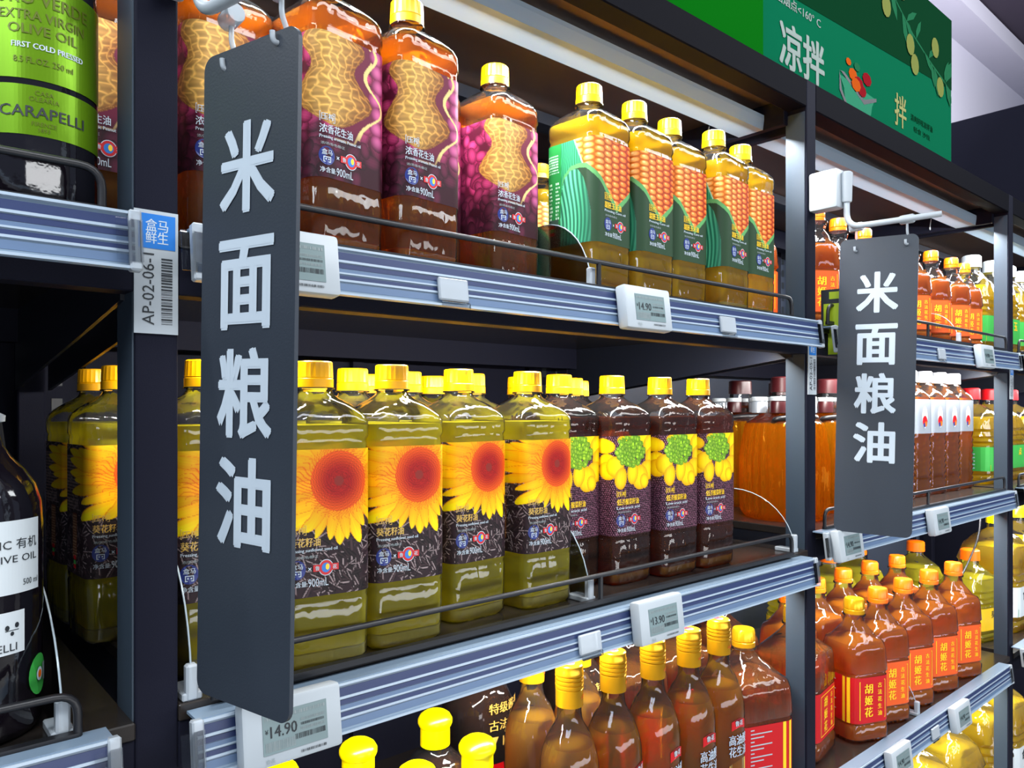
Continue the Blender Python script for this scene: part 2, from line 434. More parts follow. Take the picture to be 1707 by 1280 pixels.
def paint_peanut():
    c = Canvas(S0, S1, LH, RES); c.fill((.30, .04, .14))
    for k in range(330):
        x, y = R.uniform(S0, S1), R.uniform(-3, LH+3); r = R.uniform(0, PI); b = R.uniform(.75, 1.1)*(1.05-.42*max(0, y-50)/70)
        rx = R.uniform(7, 10); ry = rx*R.uniform(.62, .75)
        def bean(u, v, q, b=b):
            return mixc((.78*b, .26*b, .47*b), (.38*b, .06*b, .19*b), q**2.4+.25*(v+.3)+.06*np.sin(v*17))
        c.ell(x, y, rx, ry, r, bean)
    # back panel strip with text
    W = (c.S > -98) & (c.S < -86); c.c[W] = (.52, .22, .06); side_table(c, -96, -88, 8, 92, (.85, .62, .3), 2.8); side_table(c, -112, -100, 14, 70, (.72, .48, .5), 3); origin_patch(c, -96, 95)
    # half shell behind
    hw = lambda t: 14+17*np.exp(-((t-6)/15.)**2)+24*np.exp(-((t-50)/17.)**2)
    cx = -19
    for dx, col in ((11, (.86, .76, .48)), (9, (.40, .08, .2))):
        e = np.sqrt(np.clip(1-((c.T-36)/50)**2, 0, 1)); m = (c.S-cx > 0) & (c.S-cx < hw(c.T)*e**.3+dx) & (c.T < 86) & (c.T > 0) & (c.T > -20)
        if dx == 9: m &= c.T < 84
        c.c[m] = col
    for k in range(7):
        x, y = 25+R.uniform(-2, 2), 6+k*12
        c.ell(x, y, 8, 7, .3, lambda u, v, q: mixc((.80, .38, .58), (.42, .10, .25), q**2+.2*v))
    m0 = (c.S-cx > hw(c.T)*np.clip(1.4-c.T/140, 0, 1)+10)&(c.T<80)&(c.S < cx+hw(c.T)*np.clip(1.4-c.T/140, 0, 1)+13)&(c.S > 4); c.c[m0] = (.88, .78, .5)
    t = c.T; half = hw(t)*np.sqrt(np.clip(1-((t-33)/42)**8, 0, 1)); d = (c.S-cx)/np.maximum(half, .1); m = (np.abs(d) < 1) & (t < 75)
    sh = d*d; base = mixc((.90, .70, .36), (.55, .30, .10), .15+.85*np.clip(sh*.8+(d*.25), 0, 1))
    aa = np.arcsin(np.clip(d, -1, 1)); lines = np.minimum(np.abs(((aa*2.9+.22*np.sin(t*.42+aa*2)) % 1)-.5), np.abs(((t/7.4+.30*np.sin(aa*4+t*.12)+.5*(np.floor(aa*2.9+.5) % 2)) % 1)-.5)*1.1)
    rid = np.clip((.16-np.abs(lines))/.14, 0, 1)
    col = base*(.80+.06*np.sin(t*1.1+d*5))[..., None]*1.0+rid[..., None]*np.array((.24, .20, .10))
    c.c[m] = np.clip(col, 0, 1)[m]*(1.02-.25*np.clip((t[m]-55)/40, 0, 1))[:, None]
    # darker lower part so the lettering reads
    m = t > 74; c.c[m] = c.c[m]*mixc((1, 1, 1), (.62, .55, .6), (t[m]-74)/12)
    return c
def paint_corn():
    c = Canvas(S0, S1, LH, RES); S, T = c.S, c.T; c.fill((.12, .22, .13))
    # kernels
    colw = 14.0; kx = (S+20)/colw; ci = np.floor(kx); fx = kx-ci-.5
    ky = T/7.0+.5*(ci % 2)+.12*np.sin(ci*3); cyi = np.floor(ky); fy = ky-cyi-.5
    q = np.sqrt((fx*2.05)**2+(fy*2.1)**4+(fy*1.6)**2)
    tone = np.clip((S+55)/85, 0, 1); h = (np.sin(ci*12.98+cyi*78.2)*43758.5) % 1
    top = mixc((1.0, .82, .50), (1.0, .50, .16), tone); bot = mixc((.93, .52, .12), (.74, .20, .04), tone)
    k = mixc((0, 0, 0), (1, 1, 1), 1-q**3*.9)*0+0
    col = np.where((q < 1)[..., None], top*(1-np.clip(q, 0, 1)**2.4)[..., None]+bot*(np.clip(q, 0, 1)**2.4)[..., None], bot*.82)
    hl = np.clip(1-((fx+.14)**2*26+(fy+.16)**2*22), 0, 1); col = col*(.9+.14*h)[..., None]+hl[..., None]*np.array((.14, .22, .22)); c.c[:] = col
    fib = .5+.5*np.sin(S*2.3+T*.22+np.sin(T*.11+S*.2)*3)
    # side green panel
    edge = -60+np.clip(T, 0, 80)*.42
    m = S < edge; c.c[m] = mixc((.10, .42, .27), (.26, .70, .47), fib[m])
    rim = (S > edge-1.8) & (S < edge); c.c[rim] = (.62, .86, .70)
    m = S < -80; c.c[m] = (.15, .56, .26)
    side_table(c, -110, -84, 12, 34, (.78, .93, .82), 3.2)
    for x in (-98, -88): side_table(c, x, x+5, 44, 84, (.85, .95, .85), 4.4)
    side_table(c, -112, -104, 44, 84, (.72, .9, .76), 3.6)
    pts = [(-115, 119), (-115, 92), (-82, 92), (-80, 60), (-76, 40), (-66, 31), (-52, 30), (-43, 33), (-24, 49), (-10, 63), (3, 76), (16, 66), (28, 56), (40, 46), (51, 42), (51, 119)]
    c.poly(pts, (.15, .25, .16))
    rimp = [(-80, 50), (-76, 38), (-66, 29), (-52, 28), (-43, 30), (-24, 46), (-10, 60), (3, 73), (16, 63), (28, 53), (40, 44), (51, 39), (51, 43), (41, 48), (29, 58), (17, 69), (3, 81), (-12, 66), (-26, 51), (-44, 35), (-54, 33), (-66, 34), (-75, 42)]
    c.poly(rimp, (.36, .62, .36))
    leaf = [(-82, 104), (-80, 60), (-76, 42), (-66, 34), (-56, 34), (-48, 44), (-42, 62), (-38, 84), (-38, 119), (-84, 119)]
    f2 = .5+.5*np.sin((S+58)*.95*(1+.004*(T-30))+np.sin(T*.05)*4)
    c.poly(leaf, lambda a, b: mixc((.10, .36, .26), (.40, .80, .60), f2*np.clip((-36-S)/34+.15, 0, 1)*1.2))
    W = (S < -84) & (T > 86); c.c[W] = (.25, .33, .28); origin_patch(c, -100, 92, 9)
    return c
def paint_rape():
    c = Canvas(S0, S1, LH, RES); S, T = c.S, c.T
    c.fill((.10, .04, .09))
    g = 2.7; j = 0
    for iy, y in enumerate(np.arange(0, LH+2, g*.86)):
        for x in np.arange(S0, S1+2, g):
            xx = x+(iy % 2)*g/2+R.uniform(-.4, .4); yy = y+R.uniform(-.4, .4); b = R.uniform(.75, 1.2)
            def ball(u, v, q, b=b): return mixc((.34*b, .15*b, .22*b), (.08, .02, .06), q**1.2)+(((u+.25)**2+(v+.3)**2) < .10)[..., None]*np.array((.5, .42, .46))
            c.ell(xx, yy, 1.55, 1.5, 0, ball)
    W = (S > -78) & (S < -64); side_table(c, -100, -66, 12, 90, (.6, .5, .5), 3.4)
    def petal(cx, cy, rx, ry, rot, b=1.0):
        c.ell(cx, cy, rx, ry, rot, lambda u, v, q: mixc((.97, .86*b, .03), (.84, .60, .02), q**3+.2*np.sin(u*14)*.3))
    for a in [(-12, 3, 20, 7), (20, 4, 20, 9), (-50, 12, 16, 9), (-46, 30, 12, 9), (-44, 41, 13, 11), (-34, 36, 12, 12), (-26, 50, 9, 13), (30, 12, 16, 14), (32, 28, 14, 14), (24, 42, 16, 12), (38, 46, 9, 13), (8, 50, 15, 15), (-6, 44, 10, 14), (16, 55, 8, 9)]:
        petal(a[0], a[1], a[2], a[3], R.uniform(-.2, .2), R.uniform(.93, 1.05))
    for k in range(200):
        a = R.uniform(0, 2*PI); d = math.sqrt(R.random()); x, y = -9+25*d*math.cos(a), 18+18*d*math.sin(a); b = R.uniform(.8, 1.15)
        c.ell(x, y, 3.4, 2.7, a*.3, lambda u, v, q, b=b: mixc((.66*b, .82*b, .22), (.28, .48, .08), q**2))
    return c
W900 = wrap_sq(.0372, .013)
def brand_bits(p, z, en, cn, col, x0=-.0325):
    """the printed lettering of the 900 mL range; z = height of the product name"""
    p.frame(x0, x0+.0135, z+.0058, z+.0135, .0004, col); p.text('压榨', x0+.00675, z+.0096, .0056, col, .02)
    n = len(cn); wd = .0062*n; p.text(cn, x0+wd/2, z, .0072, col, .03, fit=wd)
    p.text(en, x0+.0195, z-.0068, .0034, 'white', .03, fit=.039)
    p.text('浓/浓/香/色/醇/正', x0+.012, z-.0118, .0024, 'grey', .02, fit=.022)
    zl = z-.0215
    p.disc(x0+.0062, zl, .0068, .0076, 'blue', 0); p.text('盒马', x0+.0062, zl+.0027, .0044, 'white', .03)
    p.frame(x0+.003, x0+.0094, zl-.0054, zl-.0008, .0007, 'white', .0001); p.rect(x0+.0045, x0+.0056, zl-.0036, zl-.0024, 'white', .0001); p.rect(x0+.0069, x0+.008, zl-.0036, zl-.0024, 'white', .0001)
    p.text('×', x0+.0162, zl, .0026, 'white', .03)
    cx = x0+.0295
    p.disc(cx, zl, .0062, .0066, 'white', 0); p.disc(cx, zl, .0056, .006, 'red', .0001)
    p.rect(cx-.0105, cx-.004, zl-.0025, zl+.0028, 'red', .00015); p.rect(cx+.004, cx+.0105, zl-.0025, zl+.0028, 'red', .00015)
    p.text('鲁', cx-.0072, zl+.0001, .0036, 'white', .03, lift=.0003); p.text('花', cx+.0073, zl+.0001, .0036, 'white', .03, lift=.0003)
    p.disc(cx, zl, .0036, .0039, 'skyblue', .0002); p.disc(cx+.0012, zl+.0006, .0016, .0026, 'yellow', .0003, 10)
    p.text('净含量:', x0+.0075, zl-.0115, .0044, 'white', .02, fit=.014); p.text('900mL', x0+.0232, zl-.0112, .0066, 'white', .0, fit=.0165)

CAPR = .0158
def make_cap900():
    prof = [(.2275, .0150), (.2275, CAPR), (.2345, CAPR), (.2352, .0152), (.2358, CAPR-.0002), (.2455, CAPR-.0006), (.2485, .0150), (.2495, .0140)]
    return lathe_me(prof, 48, flute=(.236, .247, .0009), ang=30)
B900 = [(0.0035, .030, .014), (.0, .0325, .013), (.004, .0362, .012), (.05, .0372, .013), (.053, .0362, .012), (.056, .0368, .012), (.180, .0368, .013), (.1835, .0360, .012), (.187, .0374, .012), (.199, .0374, .013),
        (.2035, .0362, .0145), (.2085, .0325, .016), (.2135, .0270, .017), (.218, .0205, .0175), (.2215, .0165, .0165), (.2235, .0148, .0148), (.2255, .0143, .0143), (.226, .0168, .0168), (.2272, .0168, .0168), (.2274, .0140, .0140)]
def make_bottle900(kind, oil, level, canvas_me, en, cn, col, nz, name, label, x0=-.0325):
    t = thing(name, label, 'bottle')
    link('bottle_wall', loft_me(B900, 6, True, True, 50), t, [M['pet']])
    inner = [(.0142, .0355, .013)]+[(z+.0012, a-.0012, max(rc-.001, .002)) for z, a, rc in B900 if z < level and z > .02] + [(level, np.interp(level, [b[0] for b in B900[2:]], [b[1] for b in B900[2:]])-.0013, .013)]
    link('oil', loft_me(inner, 6, True, True, 50), t, [M[oil]])
    base = [(z_, a_+.0004*(i_ % 2), r_) for i_, (z_, a_, r_) in enumerate([(.0016, .026, .02), (.0012, .0325, .014), (.005, .0355, .013), (.009, .0348, .013), (.013, .0358, .013)])]
    bo = link('bottle_base', loft_me(base, 8, ang=60), t, [M['base_amber_caustic' if kind in ('pea', 'rape') else 'base_sun_caustic']])
    link('cap', CAPME, t, [M['capyellow']] if not CAPME.materials else [])
    lb = link('label', canvas_me, t, [M['print']]); lb.location = (0, 0, 0)
    p = Print(W900, .0006); brand_bits(p, nz, en, cn, col, x0); p.build('lettering', lb)
    return t
CAPME = make_cap900()

def rail_profile_pts(z0):  # tilted price rail: lip at top, face leaning forward at the bottom
    return z0
RT = math.radians(-7)          # tilt of the rail face about x
# ------------------------------------------------------------------ posts
PX = [(.1437, .1720, .0425), (1.0626, 1.0896, .034), (1.9825, 2.0120, .031), (2.905, 2.933, .031)]
plabs = ['dark shelf post beside the olive oil, carrying the largest barcode sticker', 'dark shelf post between the corn oil bay and the second hanging sign',
         'dark shelf post farther down, past the second hanging sign', 'farthest dark shelf post of the rack']
for (x0, x1, dp), lb in zip(PX, plabs):
    t = thing('upright_post', lb, 'post', ((x0+x1)/2, 0, 0), group='upright posts of the rack')
    hw = (x1-x0)/2
    box('front_column', (-hw, hw, 0, dp, -ZC, .487), M['black'], t, .0015, 2)
    box('lit_side_plate', (-hw-.0012, -hw+.0005, .003, dp-.001, -ZC, .44), M['lit_side'], t)  # added thin plate, its lighter colour imitates light on the post side
    box('rear_column', (-hw, hw, .50, .53, -ZC, .487), M['black'], t, .0015)
# ------------------------------------------------------------------ structure
o = box('floor', (-4, 7, -4, 3, -.05, 0), M['floor']); o['kind'] = 'structure'
o = box('wall_back', (-1, 9, .97, 1.02, 0, ZC+2.0), M['ceil']); o['kind'] = 'structure'
o = box('trim_1', (-1, 9, .80, .97, ZC+2.0, ZC+2.09), M['ceil']); o['kind'] = 'structure'
o = box('ceiling', (-3, 9, -2.5, 1.02, ZC+2.1, ZC+2.15), M['darkceil']); o['kind'] = 'structure'
t = thing('display_cabinet', 'black boxy cabinet top rising beyond the green header board', 'cabinet', (3.3, .6, 0))
box('body', (-.3, .5, -.9, .35, .3, 1.035), M['black'], t, .004)
box('rear_foot', (-.3, .5, -.9, .35, -ZC, .3), M['black'], t)

# ------------------------------------------------------------------ shelves
def shelf(x0, x1, z, label, name='shelf', bar_z=(-.012, -.048), strip=True, grp='shelves of the rack'):
    """deck + front beam + side arms; z = deck height"""
    t = thing(name, label, 'shelf', (x0, 0, z), group=grp); W = x1-x0
    box('deck', (0, W, -.002, .495, -.012, 0), M['deck'], t, .001)
    box('front_beam', (0, W, 0, .022, -.046, -.012), M['black'], t, .001)
    box('rear_beam', (0, W, .47, .495, -.05, -.012), M['black'], t)
    for x in (.001, W-.004):      # tapering side bracket
        V = []
        for xx in (x, x+.003):
            V += [(xx, .022, -.012), (xx, .022, -.05), (xx, .12, -.062), (xx, .49, -.105), (xx, .49, -.012)]
        F = [(0, 1, 2, 3, 4)[::-1], (5, 6, 7, 8, 9)]+[(k, (k+1) % 5, 5+(k+1) % 5, 5+k) for k in range(5)]
        link('bracket', mesh(V, F), t, [M['steel']])
    if strip:
        s = box('lamp_strip', (.02, W-.02, .024, .036, -.040, -.028), M['alu'], t)
    return t
bays = [(-.73, .1437), (.1720, 1.0626), (1.0896, 1.9825), (2.012, 2.905)]
DK = {(0, 2): .126, (1, 2): .126, (2, 2): .126, (3, 2): .126, (0, 3): -.215, (1, 3): -.210, (2, 3): -.185, (3, 3): -.185,
      (0, 4): -.565, (1, 4): -.565, (2, 4): -.565, (3, 4): -.565, (2, 5): -.98, (3, 5): -.98, (1, 5): -.98}
bn = ['olive oil bay', 'middle bay', 'bay behind the second sign', 'farthest bay']
sn = {2: 'upper', 3: 'middle', 4: 'lower', 5: 'bottom'}
for (b, s), z in DK.items():
    shelf(bays[b][0], bays[b][1], z, f'{sn[s]} black metal shelf of the {bn[b]}')
    if s in (2, 3, 4) and b in (1, 2, 3):
        # light strip tucked behind the front beam, shining back and down on the goods below
        x0, x1 = bays[b]; area('shelf_light', ((x0+x1)/2, .045, z-.042), (.84, .012), 4.5, (1, .98, .95), dirv=(0, .55, -.83))
# header: beam, underside board, lamp housing
for b, (x0, x1) in enumerate(bays):
    t = thing('header_shelf', f'black top beam and brown underside board of the {bn[b]}', 'header', (x0, 0, .446)); W = x1-x0
    box('front_beam', (0, W, 0, .03, 0, .041), M['beam'], t, .0015)
    box('underside_board', (0, W, .03, .50, .018, .026), M['wood'], t)
    box('edge_trim', (0, W, .030, .034, .004, .018), M['brass'], t)
    box('rear_beam', (0, W, .47, .50, -.03, .018), M['black'], t)
    for x in (.0, W-.012): box('side_beam', (x, x+.012, .03, .50, -.02, .018), M['black'], t, .001)
    hk = link('hook', tube_me(rounded([(W-.014, .16, .012), (W-.02, .16, -.004), (W-.02, .16, -.016), (W-.024, .16, -.010)], .003), .0012, 6), t, [M['tube']])
    box('cross_bar', (0, W, .30, .33, -.002, .016), M['steel'], t)
    l = thing('shelf_lamp', f'long pale metal lamp bar under the top of the {bn[b]}', 'lamp', (x0, 0, .446), group='lamp bars under the header')
    P = [(.062, -.004), (.064, -.020), (.106, -.020), (.110, -.010), (.110, .002), (.062, .002)]
    V = [(x, y, z) for x in (.013, W-.013) for y, z in P]; n = len(P)
    link('housing', mesh(V, [tuple(range(n)), tuple(range(n, 2*n))[::-1]]+[(k, n+k, n+(k+1) % n, (k+1) % n) for k in range(n)]), l, [M['alu']])
    box('diffuser', (.02, W-.02, .1102, .1120, -.004, .0015), M['lamp'], l)
    if b: area('header_light', ((x0+x1)/2, .040, .411), (.86, .012), 6.5, (.93, .97, 1), dirv=(0, .40, -.9))
    else: area('header_light', ((x0+x1)/2, .040, .411), (.86, .012), 1.2, (.93, .97, 1), dirv=(0, .40, -.9))

# back panels with slots
for b, (x0, x1) in enumerate(bays):
    t = thing('back_panel', f'slate metal back panel closing the {bn[b]}', 'panel', (x0, .546, 0))
    box('sheet', (-.014, x1-x0+.014, .0, .006, -1.2, .46), M['panelback' if b > 1 else 'black'], t)  # near bays in black: shade put into the slate sheet's colour
    for x in (0.06, (x1-x0)/2, x1-x0-.06): box('stile', (x-.010, x+.010, -.012, 0, -1.2, .44), M['black'], t)
    p = Print(flat_wrap, .001)
    for i in range(26):
        for x in (.02, x1-x0-.02): p.rect(x-.006, x+.006, .42-i*.034-.018, .42-i*.034, 'ink')
    sl_ = p.build('slots', t); sl_['kind'] = 'stuff'

# ------------------------------------------------------------------ price rails
def rail(x0, x1, z, label, ends=(1, 1), clips=()):
    """clear fronted rail: lip, tilted face with ribs and coloured inserts"""
    t = thing('price_rail', label, 'price rail', (x0, -.0230, z), group='price rails'); L = x1-x0
    # lip and back channel
    box('top_lip', (0, L, 0, .0205, -.0012, .0008), M['channel'], t)
    f = bpy.data.objects.new('face', box_me(0, L, 0, .0022, -.0385, 0)); C.objects.link(f); f.parent = t; f.rotation_euler = (RT, 0, 0); f.data.materials.append(M['channel'])
    def strip(nm, a, b, m, pr):   # a,b distance down the face
        o = box(nm, (0, L, -pr, .0002, -b*.86, -a*.86), M[m], t); o.rotation_euler = (RT, 0, 0); return o
    strip('rib', .0, .0022, 'rib', .0022); strip('insert', .0045, .0120, 'insert', .0004); strip('rib', .0120, .0142, 'rib', .0014)
    strip('insert', .0150, .0195, 'insert', .0004); strip('insert', .0200, .0235, 'insert2', .0006); strip('rib', .0235, .0250, 'rib', .0012)
    strip('insert', .0262, .0300, 'insert', .0004); strip('rib', .0300, .0320, 'rib', .0014); strip('insert', .0335, .0400, 'insert2', .0003); strip('rib', .0425, .0447, 'rib', .0026)
    for k, x in enumerate((0, L)):
        if not ends[k]: continue
        o = box('end_cap', (x-.004, x+.004, -.004, .004, -.0395, .001), M['frost'], t, .0012); o.rotation_euler = (RT, 0, 0)
        o = box('end_cap', (x-.012, x+.004, -.0048, -.0040, -.034, -.006), M['clear'], t); o.rotation_euler = (RT, 0, 0)
    for x in clips:
        o = box('clip', (x-x0-.016, x-x0+.016, -.0055, -.0015, -.034, -.014), M['frost'], t, .0012); o.rotation_euler = (RT, 0, 0)
        o = box('clip', (x-x0-.012, x-x0+.018, -.0045, -.0015, -.040, -.034), M['clear'], t, .0008); o.rotation_euler = (RT, 0, 0)
    return t
rail(-.73, .137, .128, 'striped clear price rail under the green foil olive oil bottle')
rail(-.73, .125, -.213, 'striped clear price rail below the white label olive oil bottle')
rail(.177, 1.052, .126, 'striped clear price rail in front of the peanut and corn oil', clips=(.392, .812))
rail(.177, 1.040, -.216, 'striped clear price rail in front of the sunflower oil', clips=(.565,))
rail(1.10, 1.965, .122, 'striped clear price rail behind the second sign, upper shelf', clips=(1.5,))
rail(1.075, 1.938, -.184, 'striped clear price rail behind the lower end of the second sign')
rail(1.10, 1.905, -.562, 'striped clear price rail in front of the red label peanut oil', clips=(1.47,))
rail(.177, 1.04, -.562, 'striped clear price rail of the shelf with gold capped bottles')
rail(2.02, 2.89, .122, 'striped clear price rail of the farthest bay, upper shelf')
rail(2.02, 2.89, -.184, 'striped clear price rail of the farthest bay, middle shelf')
rail(1.99, 2.89, -.545, 'striped clear price rail of the farthest bay, lower shelf')

def price_tag(x, z, dark, label, s=1.0, price='14.90'):
    """electronic paper price tag clipped to a rail; z = rail top"""
    t = thing('price_tag', label, 'price tag', (x, -.0232, z), group='electronic price tags'); t.rotation_euler = (RT, 0, 0)
    w2 = .0385*s; h = .047*s
    bm = box_me(-w2, w2, -.0165, -.002, -h+.003, .003, .0035, 2)
    link('housing', sharp(bm, 40), t, [M['offwhite']])
    sc = thing_part = link('screen', box_me(-w2*.62, w2*.66, -.0170, -.0160, -h*.74, -h*.14), t, [M['screen']])
    p = Print(lambda a, off: (a, -.0170-off), .0002); rr = random.Random(int(x*1000))
    p.text(price, -w2*.22, -h*.42, h*.17, 'ink', .02, fit=w2*.52); p.text('¥', -w2*.55, -h*.40, h*.07, 'ink')
    for k in range(3): p.bars(w2*.12, w2*.6, -h*(.36+.07*k), -h*(.32+.07*k), 'ink' if k == 1 else 'grey', rr)
    p.bars(-w2*.58, w2*.62, -h*.24, -h*.19, 'grey', rr); p.bars(0, w2*.62, -h*.62, -h*.54, 'ink', rr)
    p.bars(-w2*.58, 0, -h*.70, -h*.56, 'grey', rr); p.bars(w2*.1, w2*.62, -h*.84, -h*.80, 'ink', rr); p.text('食品', -w2*.5, -h*.83, h*.07, 'grey')
    p.build('figures', sc); return t
price_tag(.645, .126, 0, 'white price tag reading 14.90 below the corn oil bottles')
price_tag(.2385, .126, 0, 'white price tag half hidden behind the large hanging sign, upper shelf')
price_tag(.240, -.213, 0, 'white price tag partly covered by the bottom corner of the large sign')
price_tag(.668, -.213, 0, 'white price tag below the rapeseed oil bottles, with a glossy screen', price='13.90')
price_tag(1.710, .122, 0, 'small white price tag on the upper rail beyond the second sign')
price_tag(1.470, -.184, 0, 'small white price tag on the middle rail just past the second sign')
price_tag(1.118, -.184, 0, 'clear fronted price tag at the bottom corner of the second sign')
price_tag(1.300, -.562, 0, 'white price tag below the largest red label peanut oil bottle')
price_tag(1.575, -.562, 0, 'white price tag on the steep lower rail near the farther post')
price_tag(2.12, -.545, 0, 'white price tag on the lower rail of the farthest bay')

# ------------------------------------------------------------------ wire guards
def guard(x0, x1, z, label, posts=(), h=.030):
    t = thing('wire_guard', label, 'guard rail', (0, -.006, z), group='black wire guard rails')
    link('top_rod', tube_me(rounded([(x0, 0, 0), (x0, 0, h), (x1, 0, h), (x1, 0, 0)], .014), .0027, 8), t, [M['kraft']])
    box('base_bar', (x0, x1, -.003, .004, 0, .005), M['kraft'], t)
    for x in posts: link('upright', tube_me([(x, 0, 0), (x, 0, h)], .0027, 8), t, [M['kraft']])
guard(.195, 1.008, .127, 'black wire guard in front of the peanut and corn oil', (.6035,))
guard(.195, 1.008, -.2105, 'black wire guard in front of the sunflower and rapeseed oil', (.6064,))
guard(-.7, .122, .128, 'black wire guard in front of the green foil olive oil')
guard(-.7, .108, -.2145, 'black wire guard in front of the white label olive oil')
guard(1.115, 1.94, .127, 'black wire guard beside the second sign, upper shelf', (1.50,))
guard(1.105, 1.93, -.184, 'black wire guard behind the second sign, middle shelf', (1.50,))
guard(2.03, 2.85, .127, 'black wire guard of the farthest bay, upper shelf')
guard(2.03, 2.85, -.184, 'black wire guard of the farthest bay, middle shelf')

def divider(x, z, d, h, label, lean=0):
    t = thing('shelf_divider', label, 'divider', (x, 0, z), group='clear shelf dividers')
    n = 10; arc = [(d*(1-math.sin(PI/2*k/n)) if False else .002+d*(1-math.cos(PI/2*k/n)), h*math.sin(PI/2*k/n)) for k in range(n+1)]
    P = arc+[(d+.12, h), (d+.12, 0)]; m = len(P)
    V = [(xx+lean*zz, y, zz) for xx in (0, .0016) for y, zz in P]
    link('panel', mesh(V, [tuple(range(m)), tuple(range(m, 2*m))[::-1]]+[(k, m+k, m+(k+1) % m, (k+1) % m) for k in range(m)]), t, [M['divider']])
    link('rim', tube_me([(.0008+lean*zz, y, zz) for y, zz in arc], .0007, 6), t, [M['edge']])
    box('foot', (-.006, .008, .0, .03, .0, .006), M['frost'], t, .001); box('foot', (-.0035, .005, -.001, .007, .0, .026), M['frost'], t, .0015)
divider(.5975, -.210, .085, .098, 'clear curved divider between sunflower and rapeseed oil')
divider(.600, .126, .075, .085, 'clear curved divider in front of the first corn oil bottle')
divider(.181, -.210, .075, .11, 'clear curved divider between the near post and the large sign')
divider(.100, -.215, .14, .10, 'clear curved divider beside the white label olive oil')
divider(1.03, -.210, .10, .085, 'clear curved divider in front of the big amber ribbed jug')
divider(1.472, -.565, .07, .08, 'clear curved divider among the red label peanut oil bottles')
divider(1.68, .126, .06, .07, 'clear divider between orange label bottles on the upper shelf')

# ------------------------------------------------------------------ hanging signs
def hanging_sign(p0, p1, ztop, H, roll, label):
    """p0 = inner top corner (x, y), p1 = outer top corner"""
    a = Vector((p0[0], p0[1], 0)); b = Vector((p1[0], p1[1], 0)); W = (b-a).length
    t = thing('hanging_sign', label, 'sign', (p0[0], p0[1], ztop)); ang = math.atan2(b.y-a.y, b.x-a.x)
    t.rotation_euler = Matrix.Rotation(ang, 3, 'Z').to_4x4().to_3x3().to_euler()
    t.matrix_world = Matrix.Translation((p0[0], p0[1], ztop+ZC))@Matrix.Rotation(ang, 4, 'Z')@Matrix.Rotation(roll, 4, 'Y')
    # plate: local x along width, z up, local -y faces the viewer
    r = .009; P = []
    for cx, cz, a0 in ((W-r, -r, 0), (r, -r, 90), (r, -H+r, 180), (W-r, -H+r, 270)):
        for k in range(7):
            th = math.radians(a0+15*k); P.append((cx+r*math.cos(th), cz+r*math.sin(th)))
    n = len(P); V = [(x, y, z) for y in (0, .003) for x, z in P]
    link('plate', mesh(V, [tuple(range(n))[::-1], tuple(range(n, 2*n))]+[(k, (k+1) % n, n+(k+1) % n, n+k) for k in range(n)]), t, [M['sign']])
    p = Print(lambda s, off: (s, -off), .0003)
    for ch, fz in zip('米面粮油', (.185, .36, .525, .69)): p.text(ch, W*.50, -H*fz, .056, 'white', .052, fit=.052)
    p.build('lettering', t); return t, W
s1, W1 = hanging_sign((.1763, -.0413), (.2010, -.1320), .234, .426, math.radians(1.2), 'large black hanging sign with four white characters, nearest the viewer')
s2, W2 = hanging_sign((1.090, -.037), (1.116, -.136), .2455, .426, math.radians(1.2), 'smaller looking black hanging sign beyond the corn oil bottles')
def arm(px, py_dir, zt, label, grp=None):
    t = thing('sign_bracket', label, 'sign bracket', (px, 0, zt)); dx = py_dir
    hb = box_me(-.012, .012, -.044, 0, .028, .085, .004, 2); link('mount', sharp(hb, 40), t, [M['offwhite']])
    link('socket', lathe_me([(.036, .0064), (.038, .0072), (.078, .0082), (.080, .006)], 20, c=(.006, -.0495)), t, [M['offwhite']])
    pts = [(.006, -.0495, .045), (.006, -.0495, .0), (.006+dx*.3, -.085, .0005), (.006+dx*1.0, -.164, .0035)]
    link('tube', tube_me(rounded(pts, .026, 8), .0042, 10), t, [M['tube']])
    return t
arm(.163, .032, .258, 'white tubular sign arm above the large sign'); arm(1.078, .036, .262, 'white tubular sign arm holding the second sign')
def hanger(x, y, z, sx, label):
    t = thing('sign_hook', label, 'hook', (x, y, z), group='clear hooks on the sign arms')
    link('collar', lathe_me([(-.009, .0058), (-.008, .0064), (.008, .0064), (.009, .0058)], 14), t, [M['frost']]).rotation_euler = (PI/2, 0, 0)
    link('hook', tube_me(rounded([(0, 0, -.006), (0, 0, -.017), (sx*.004, .0, -.026), (sx*.003, 0, -.0345), (-.0055, 0, -.036), (-.006, 0, -.029)], .004), .0018, 8), t, [M['frost']])
for x, y, z, l in ((.1865, -.062, .2575, 'clear hook at the inner corner of the large sign'), (.1985, -.113, .2605, 'clear hook at the outer corner of the large sign'),
                   (1.0965, -.058, .2625, 'clear hook at the inner corner of the second sign'), (1.112, -.122, .2645, 'clear hook at the outer corner of the second sign')):
    hanger(x, y, z, 1, l)

